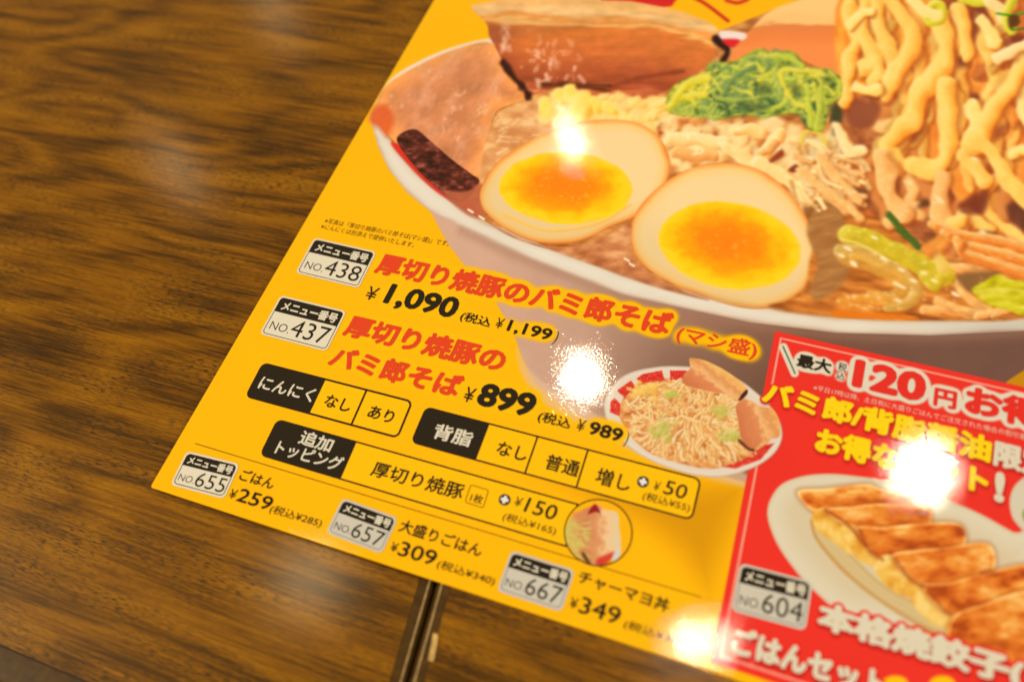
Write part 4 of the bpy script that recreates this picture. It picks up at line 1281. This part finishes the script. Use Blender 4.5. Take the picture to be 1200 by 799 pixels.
def card_outline(ins=0.0):
    r = 0.0012
    pts = []
    for cxx, cyy, a0 in ((r, r, 180), (XR - r, r, 270), (XR - r, YT - r, 0), (r, YT - r, 90)):
        for i in range(7):
            a = math.radians(a0 + 15 * i)
            pts.append((cxx + (r - ins) * math.cos(a), cyy + (r - ins) * math.sin(a)))
    return pts
o0, o1 = card_outline(0.00012), card_outline(0)
k = len(o0)
vs = [(p[0], p[1], 0) for p in o0] + [(p[0], p[1], -0.00012) for p in o1] + [(p[0], p[1], -TH) for p in o1]
fs = [tuple(range(k))] + [(i, k + i, k + (i + 1) % k, (i + 1) % k) for i in range(k)] + [(k + i, 2 * k + i, 2 * k + (i + 1) % k, k + (i + 1) % k) for i in range(k)] + [tuple(range(3 * k - 1, 2 * k - 1, -1))]
me = bpy.data.meshes.new('printed_sheet')
me.from_pydata(vs, [], fs)
bm = bmesh.new(); bm.from_mesh(me); bmesh.ops.recalc_face_normals(bm, faces=bm.faces[:]); bm.to_mesh(me); bm.free()
uv(me)
sheet = link('printed_sheet', me, pm, menu)


def clip_poly(pts):
    """keep an outline within the sheet"""
    def cut(P_, f, g_):
        out = []
        for i in range(len(P_)):
            a, b_ = P_[i - 1], P_[i]
            fa, fb = f(a), f(b_)
            if (fa >= 0) != (fb >= 0):
                t = fa / (fa - fb); out.append(np.array(a) + (np.array(b_) - np.array(a)) * t)
            if fb >= 0: out.append(np.array(b_))
        return out
    e = 0.0002
    for f in (lambda p: p[0] - e, lambda p: p[1] - e, lambda p: X1 - 0.002 - p[0], lambda p: Y1 - 0.002 - p[1]):
        if len(pts): pts = cut(pts, f, None)
    return pts


def picture(name, px_pts, parent, layer, label=None, smooth_=True, world=None):
    pts = world if world is not None else [Pxy(*q) for q in (spline(px_pts, 5, True) if smooth_ else px_pts)]
    pts = clip_poly(list(pts))
    bm = bmesh.new()
    vs_ = [bm.verts.new((p[0], p[1], LAYER * layer)) for p in pts]
    f = bm.faces.new(vs_)
    if f.normal.z == 0: f.normal_update()
    if f.normal.z < 0: f.normal_flip()
    bmesh.ops.triangulate(bm, faces=[f])
    me = bpy.data.meshes.new(name)
    bm.to_mesh(me); bm.free()
    uv(me)
    o = link(name, me, pm, parent)
    if label: o['label'] = label
    return o


BOWL = [(433, 141)] + RIM_O[1:6] + [(512, 262), (524, 285), (545, 312), (575, 345), (600, 385), (612, 420), (626, 448), (655, 472), (700, 500),
        (745, 524), (800, 545), (880, 566), (960, 560), (1080, 500), (1215, 425), (1215, -20), (1000, -12), (925, 4), (905, 12), (888, 26), (874, 40), (843, 37), (815, 20), (777, 9), (700, -3), (565, 4), (553, 10), (572, 34), (573, 48), (500, 70), (457, 95)]
bp = picture('noodle_bowl_picture', BOWL, menu, 1, 'large printed picture of a white bowl of thick noodles', False)
picture('bowl_rim_picture', RIM_O + RIM_I, bp, 2, 'pale curved bowl rim', False)
picture('pork_slice_picture', SL_L, bp, 2.3, 'pork slice hanging over the left bowl rim')
picture('pork_slice_picture', SL_M, bp, 2.6, 'long brown pork slice at the top of the bowl')
picture('pork_slice_picture', SL_R, bp, 2.9, 'pork slice behind the spring onion heap')
picture('egg_half_picture', EGG1, bp, 3.2, 'halved boiled egg further left in the bowl')
picture('egg_half_picture', EGG2, bp, 3.5, 'halved boiled egg nearest the bowl rim')
picture('spring_onion_picture', MOUND, bp, 4.1)
picture('noodle_picture', [(990, -15), (984, 60), (984, 110), (1000, 150), (960, 200), (1010, 262), (1100, 275), (1215, 290), (1215, -15)], bp, 3.8)
picture('cabbage_leaf_picture', Z(*B7, [(860, 440), (940, 380), (1030, 335), (1120, 370), (1215, 390), (1215, 590), (1080, 560), (970, 530)]), bp, 3.0)
rpnl = picture('red_panel', None, menu, 1.5, 'red offer panel with white inner line', world=red_quad)
sbp = picture('small_bowl_picture', SB, menu, 2.5, 'small printed picture of a noodle bowl with two pork slices')
picture('pork_slice_picture', Z(*B1, [(505, 100), (520, 92), (600, 108), (720, 170), (822, 255), (800, 300), (780, 320), (700, 290), (600, 270), (478, 235), (478, 180), (510, 150)]), sbp, 3.2)
picture('pork_slice_picture', Z(*B1, [(765, 350), (830, 320), (905, 360), (978, 372), (1002, 450), (1000, 525), (920, 545), (850, 602), (800, 560), (775, 440)]), sbp, 3.5)
pl = picture('dumpling_plate_picture', PLATE, rpnl, 2.5, 'printed picture of a white plate of fried dumplings')
for kk, pts in enumerate(([(172, 138), (300, 125), (480, 105), (560, 130), (700, 160), (640, 205), (400, 215), (300, 218), (235, 222)], [(300, 222), (400, 208), (540, 192), (660, 200), (768, 215), (762, 300), (640, 300), (520, 320), (450, 305), (370, 280)],
            [(440, 300), (560, 300), (700, 285), (905, 285), (918, 395), (760, 405), (640, 420), (560, 445), (490, 400)], [(600, 425), (700, 405), (850, 390), (1035, 375), (1055, 500), (900, 550), (740, 560), (660, 510)],
            [(740, 568), (860, 550), (1000, 510), (1240, 470), (1240, 620), (1000, 670), (850, 690)], [(880, 700), (1000, 650), (1240, 600), (1240, 900), (900, 900), (850, 800)])):
    picture('dumpling_picture', Z(*B0, pts), rpnl, 3.1 + 0.2 * kk)
cpo = picture('topping_picture', CIR, menu, 8, 'round printed picture of one pork slice', False)
cr_o = [Pxy(*q) for q in ell((701, 624), 40.2, 39.2, 14, 48)]
cr_i = [Pxy(*q) for q in ell((701, 624), 38.8, 37.8, 14, 48)]
ring('picture_frame_line', cr_o, cr_i, BLK, cpo, 9)


# ------------------------------------------------------------------ the table
def wood(name, seed, tone=0.62):
    m = bpy.data.materials.new(name)
    m.use_nodes = True
    nt = m.node_tree
    N, L = nt.nodes, nt.links
    b = N['Principled BSDF']
    geo = N.new('ShaderNodeNewGeometry')

    def mapping(sc, loc=(0, 0, 0), rot=0):
        mp_ = N.new('ShaderNodeMapping')
        mp_.inputs['Scale'].default_value = sc
        mp_.inputs['Location'].default_value = loc
        mp_.inputs['Rotation'].default_value = (0, 0, rot)
        L.new(geo.outputs['Position'], mp_.inputs['Vector'])
        return mp_

    def noise(mp_, scale, detail=2, rough=0.5, dist=0):
        n_ = N.new('ShaderNodeTexNoise')
        n_.inputs['Scale'].default_value = scale
        n_.inputs['Detail'].default_value = detail
        n_.inputs['Roughness'].default_value = rough
        n_.inputs['Distortion'].default_value = dist
        L.new(mp_.outputs[0], n_.inputs['Vector'])
        return n_

    def math_(op, a, c=None, d=None):
        q_ = N.new('ShaderNodeMath'); q_.operation = op
        for i_, v_ in enumerate((a, c, d)):
            if v_ is None: continue
            if isinstance(v_, (int, float)): q_.inputs[i_].default_value = v_
            else: L.new(v_, q_.inputs[i_])
        return q_.outputs[0]

    def cramp(fac, stops):
        r_ = N.new('ShaderNodeValToRGB')
        el = r_.color_ramp.elements
        while len(el) > 1: el.remove(el[-1])
        el[0].position, el[0].color = stops[0][0], stops[0][1]
        for p_, c_ in stops[1:]:
            e_ = el.new(p_); e_.color = c_
        L.new(fac, r_.inputs['Fac'])
        return r_
    # growth rings: contours of a long, slow field give the arched figure
    big = noise(mapping((3.6, 15, 1), (seed, seed * 2.3, 0), -0.02), 1.0, 2.0, 0.45, 0.3)
    v = math_('MULTIPLY', big.outputs[0], 10.0)
    pp = math_('PINGPONG', v, 0.5)
    bandn = noise(mapping((5, 75, 1), (seed, 0, 0), -0.03), 1.0, 5, 0.62, 0.2)
    fine = noise(mapping((28, 700, 1), (seed, 0, 0), -0.03), 1.0, 4, 0.65, 0.0)
    f1 = math_('MULTIPLY', pp, 0.42)
    f2 = math_('MULTIPLY_ADD', bandn.outputs[0], 0.62, f1)
    f3 = math_('MULTIPLY_ADD', fine.outputs[0], 0.85, f2)
    f4 = math_('SUBTRACT', f3, 0.27)
    dk, md, lt, hl = (tuple(tone * q_ for q_ in c_) + (1,) for c_ in ((0.044, 0.016, 0.001), (0.155, 0.058, 0.001), (0.37, 0.143, 0.001), (0.53, 0.230, 0.003)))
    cr = cramp(f4, [(0.26, dk), (0.44, md), (0.62, lt), (0.84, hl)])
    # pores: short dark dashes along the grain
    por = noise(mapping((240, 2000, 1), (seed, 4, 0), -0.03), 1.0, 1.5, 0.5, 0.0)
    pr = cramp(por.outputs[0], [(0.38, (0, 0, 0, 1)), (0.50, (1, 1, 1, 1))])
    zone = noise(mapping((16, 60, 1), (seed, 9, 0)), 1.0, 2, 0.5, 0.0)
    zr = cramp(zone.outputs[0], [(0.40, (0.25, 0.25, 0.25, 1)), (0.62, (1, 1, 1, 1))])
    pf = math_('MULTIPLY', math_('SUBTRACT', 1.0, pr.outputs[0]), zr.outputs[0])
    pf = math_('MULTIPLY', pf, 0.85)
    mx = N.new('ShaderNodeMix'); mx.data_type = 'RGBA'
    L.new(pf, mx.inputs[0]); L.new(cr.outputs[0], mx.inputs[6])
    mx.inputs[7].default_value = (0.030, 0.016, 0.004, 1)
    L.new(mx.outputs[2], b.inputs['Base Color'])
    b.inputs['Roughness'].default_value = 0.40
    b.inputs['Specular IOR Level'].default_value = 0.18
    b.inputs['Specular Tint'].default_value = (1.0, 0.85, 0.6, 1)
    b.inputs['Coat Weight'].default_value = 0.20
    b.inputs['Coat Roughness'].default_value = 0.12
    hsum = math_('MULTIPLY_ADD', pf, -0.5, fine.outputs[0])
    grit = noise(mapping((1, 1, 1)), 1700, 2, 0.6)
    hsum = math_('MULTIPLY_ADD', grit.outputs[0], 0.8, hsum)
    bp_ = N.new('ShaderNodeBump')
    bp_.inputs['Strength'].default_value = 1.0
    bp_.inputs['Distance'].default_value = 0.00006
    L.new(hsum, bp_.inputs['Height'])
    L.new(bp_.outputs['Normal'], b.inputs['Normal'])
    bc_ = N.new('ShaderNodeBump')
    bc_.inputs['Strength'].default_value = 1.0
    bc_.inputs['Distance'].default_value = 0.000022
    L.new(grit.outputs[0], bc_.inputs['Height'])
    L.new(bc_.outputs['Normal'], b.inputs['Coat Normal'])
    return m


def plain(name, col, rough, coat=0.0):
    m = bpy.data.materials.new(name)
    m.use_nodes = True
    b = m.node_tree.nodes['Principled BSDF']
    n_ = m.node_tree.nodes.new('ShaderNodeTexNoise')
    n_.inputs['Scale'].default_value = 300
    n_.inputs['Detail'].default_value = 4
    g_ = m.node_tree.nodes.new('ShaderNodeNewGeometry')
    m.node_tree.links.new(g_.outputs['Position'], n_.inputs['Vector'])
    r_ = m.node_tree.nodes.new('ShaderNodeValToRGB')
    r_.color_ramp.elements[0].position = 0.3
    r_.color_ramp.elements[0].color = tuple(0.7 * c for c in col) + (1,)
    r_.color_ramp.elements[1].position = 0.7
    r_.color_ramp.elements[1].color = tuple(1.25 * c for c in col) + (1,)
    m.node_tree.links.new(n_.outputs[0], r_.inputs['Fac'])
    m.node_tree.links.new(r_.outputs[0], b.inputs['Base Color'])
    b.inputs['Roughness'].default_value = rough
    b.inputs['Specular IOR Level'].default_value = 0.15
    b.inputs['Coat Weight'].default_value = coat
    return m


WOOD_A = wood('veneer', 3.1)
WOOD_B = wood('veneer_second_table', 11.7, 0.62)
EDGE = plain('edge_band', (0.07, 0.033, 0.004), 0.42, 0.05)
ZL = -TH - 0.0030     # the left table stands a touch lower than the right one
ZR = -TH - 0.00005
def PZ(px, py, z):
    q = P(px, py, z); return np.array([q[0], q[1]])


# the gap between the tables
ga, gb = PZ(508.5, 690, ZL), PZ(478, 797, ZL)
gd = (ga - gb) / np.hypot(*(ga - gb))
gn = np.array([gd[1], -gd[0]])           # to the right
GAP = 0.0014
# front edge of the left table
fa, fb = PZ(0, 754, ZL), PZ(92, 793, ZL)
fd = (fb - fa) / np.hypot(*(fb - fa))


def meet(p, d, q, e):
    t = np.linalg.solve(np.array([d, -e]).T, q - p)[0]
    return p + d * t


def profile_strip(name, p, q, out, prof, mat, parent, zb, label=None, m0=0.0, m1=0.0):
    """a moulding from p to q; prof = (distance outwards, height) pairs; m0, m1 mitre the ends"""
    d = (q - p) / np.hypot(*(q - p))
    vs_, fs_ = [], []
    for s_, h_ in prof:
        a = p + out * s_ - d * s_ * m0; b_ = q + out * s_ + d * s_ * m1
        vs_ += [(a[0], a[1], zb + h_), (b_[0], b_[1], zb + h_)]
    n_ = len(prof)
    for i in range(n_ - 1): fs_.append((2 * i, 2 * i + 1, 2 * i + 3, 2 * i + 2))
    me = bpy.data.meshes.new(name)
    me.from_pydata(vs_, [], fs_)
    for p_ in me.polygons: p_.use_smooth = True
    bm = bmesh.new(); bm.from_mesh(me); bmesh.ops.recalc_face_normals(bm, faces=bm.faces[:])
    up = sum(f.normal.z * f.calc_area() for f in bm.faces)
    if up < 0: bmesh.ops.reverse_faces(bm, faces=bm.faces[:])
    bm.to_mesh(me); bm.free()
    o = link(name, me, mat, parent)
    if label: o['label'] = label
    return o


def board(name, quad, z, mat, parent, th=0.024):
    vs_ = [(p[0], p[1], z) for p in quad] + [(p[0], p[1], z - th) for p in quad]
    me = bpy.data.meshes.new(name)
    n_ = len(quad)
    me.from_pydata(vs_, [], [tuple(range(n_)), tuple(range(2 * n_ - 1, n_ - 1, -1))] + [(i, i + n_, (i + 1) % n_ + n_, (i + 1) % n_) for i in range(n_)])
    bm = bmesh.new(); bm.from_mesh(me); bmesh.ops.recalc_face_normals(bm, faces=bm.faces[:]); bm.to_mesh(me); bm.free()
    return link(name, me, mat, parent)


def quarter(r, lead, depth, n_=8):
    out = [(0, -0.0002), (lead, 0.0)]
    for i in range(1, n_ + 1):
        a = math.pi / 2 * i / n_
        out.append((lead + r * math.sin(a), -r * (1 - math.cos(a))))
    out.append((lead + r, -depth))
    return out


fn = np.array([fd[1], -fd[0]])          # outwards, towards the viewer
if fn[1] > 0: fn = -fn
BW = 0.0060                             # width of the banding along the gap
FB = 0.0150                             # width of the front edge
g0 = ga - gn * (GAP / 2 + BW)           # inner edge of the left table's banding line
corner = meet(fa, fd, g0, gd)
far_l = g0 + gd * 1.3
t1 = tag(empty('left_table'), 'brown wood grain table under the left part of the yellow menu', 'table')
t2 = tag(empty('right_table'), 'brown wood grain table on the right of the dark gap under the menu', 'table')
LX = -0.9
p_fl = fa + fd * ((LX - fa[0]) / fd[0])
board('table_top', [p_fl, corner, far_l, np.array([LX, far_l[1]])], ZL, WOOD_A, t1)
gap_lip = 0.0007
profile_strip('front_edging', p_fl + fn * gap_lip, corner + fn * gap_lip, fn, quarter(0.010, 0.009, 0.03), EDGE, t1, ZL - 0.0002, m1=0.6)
profile_strip('side_edging', corner, far_l, gn, quarter(0.0022, BW - 0.0022, 0.03), EDGE, t1, ZL - 0.0001)
g1 = ga + gn * (GAP / 2 + 0.0062)
near_r = g1 - gd * 0.6; far_r = g1 + gd * 1.3
board('table_top', [near_r, near_r + gn * 1.3, far_r + gn * 1.3, far_r], ZR, WOOD_B, t2)
profile_strip('side_edging', far_r, near_r, -gn, quarter(0.0030, 0.0032, 0.03), EDGE, t2, ZR - 0.0001)
PALE = plain('pale_edge', (0.40, 0.27, 0.12), 0.45)  # thin pale strips on both edgings beside the gap
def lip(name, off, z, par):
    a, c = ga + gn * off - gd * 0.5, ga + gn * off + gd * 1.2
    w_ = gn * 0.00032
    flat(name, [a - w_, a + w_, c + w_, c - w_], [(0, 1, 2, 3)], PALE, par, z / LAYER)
lip('pale_edge_line', -(GAP / 2 + 0.0018), ZL + 0.00008, t1)
lip('pale_edge_line', GAP / 2 + 0.0026, ZR + 0.00008, t2)
# lamp glint on the right table's edging, painted as a pale patch
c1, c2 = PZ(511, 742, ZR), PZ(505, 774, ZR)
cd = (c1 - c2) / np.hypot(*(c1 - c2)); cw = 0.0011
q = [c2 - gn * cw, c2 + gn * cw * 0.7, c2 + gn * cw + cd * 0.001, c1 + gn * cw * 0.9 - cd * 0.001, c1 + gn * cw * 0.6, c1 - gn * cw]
glint = flat('glint_patch', q, [tuple(range(6))], plain('edge_glint', (0.55, 0.36, 0.13), 0.6), t2, (ZR + 0.0001) / LAYER)
# floor far below
me = bpy.data.meshes.new('floor')
me.from_pydata([(-4, -4, -0.74), (5, -4, -0.74), (5, 5, -0.74), (-4, 5, -0.74)], [], [(0, 1, 2, 3)])
tag(link('floor', me, plain('floor_dark', (0.05, 0.035, 0.025), 0.5)), kind='structure')
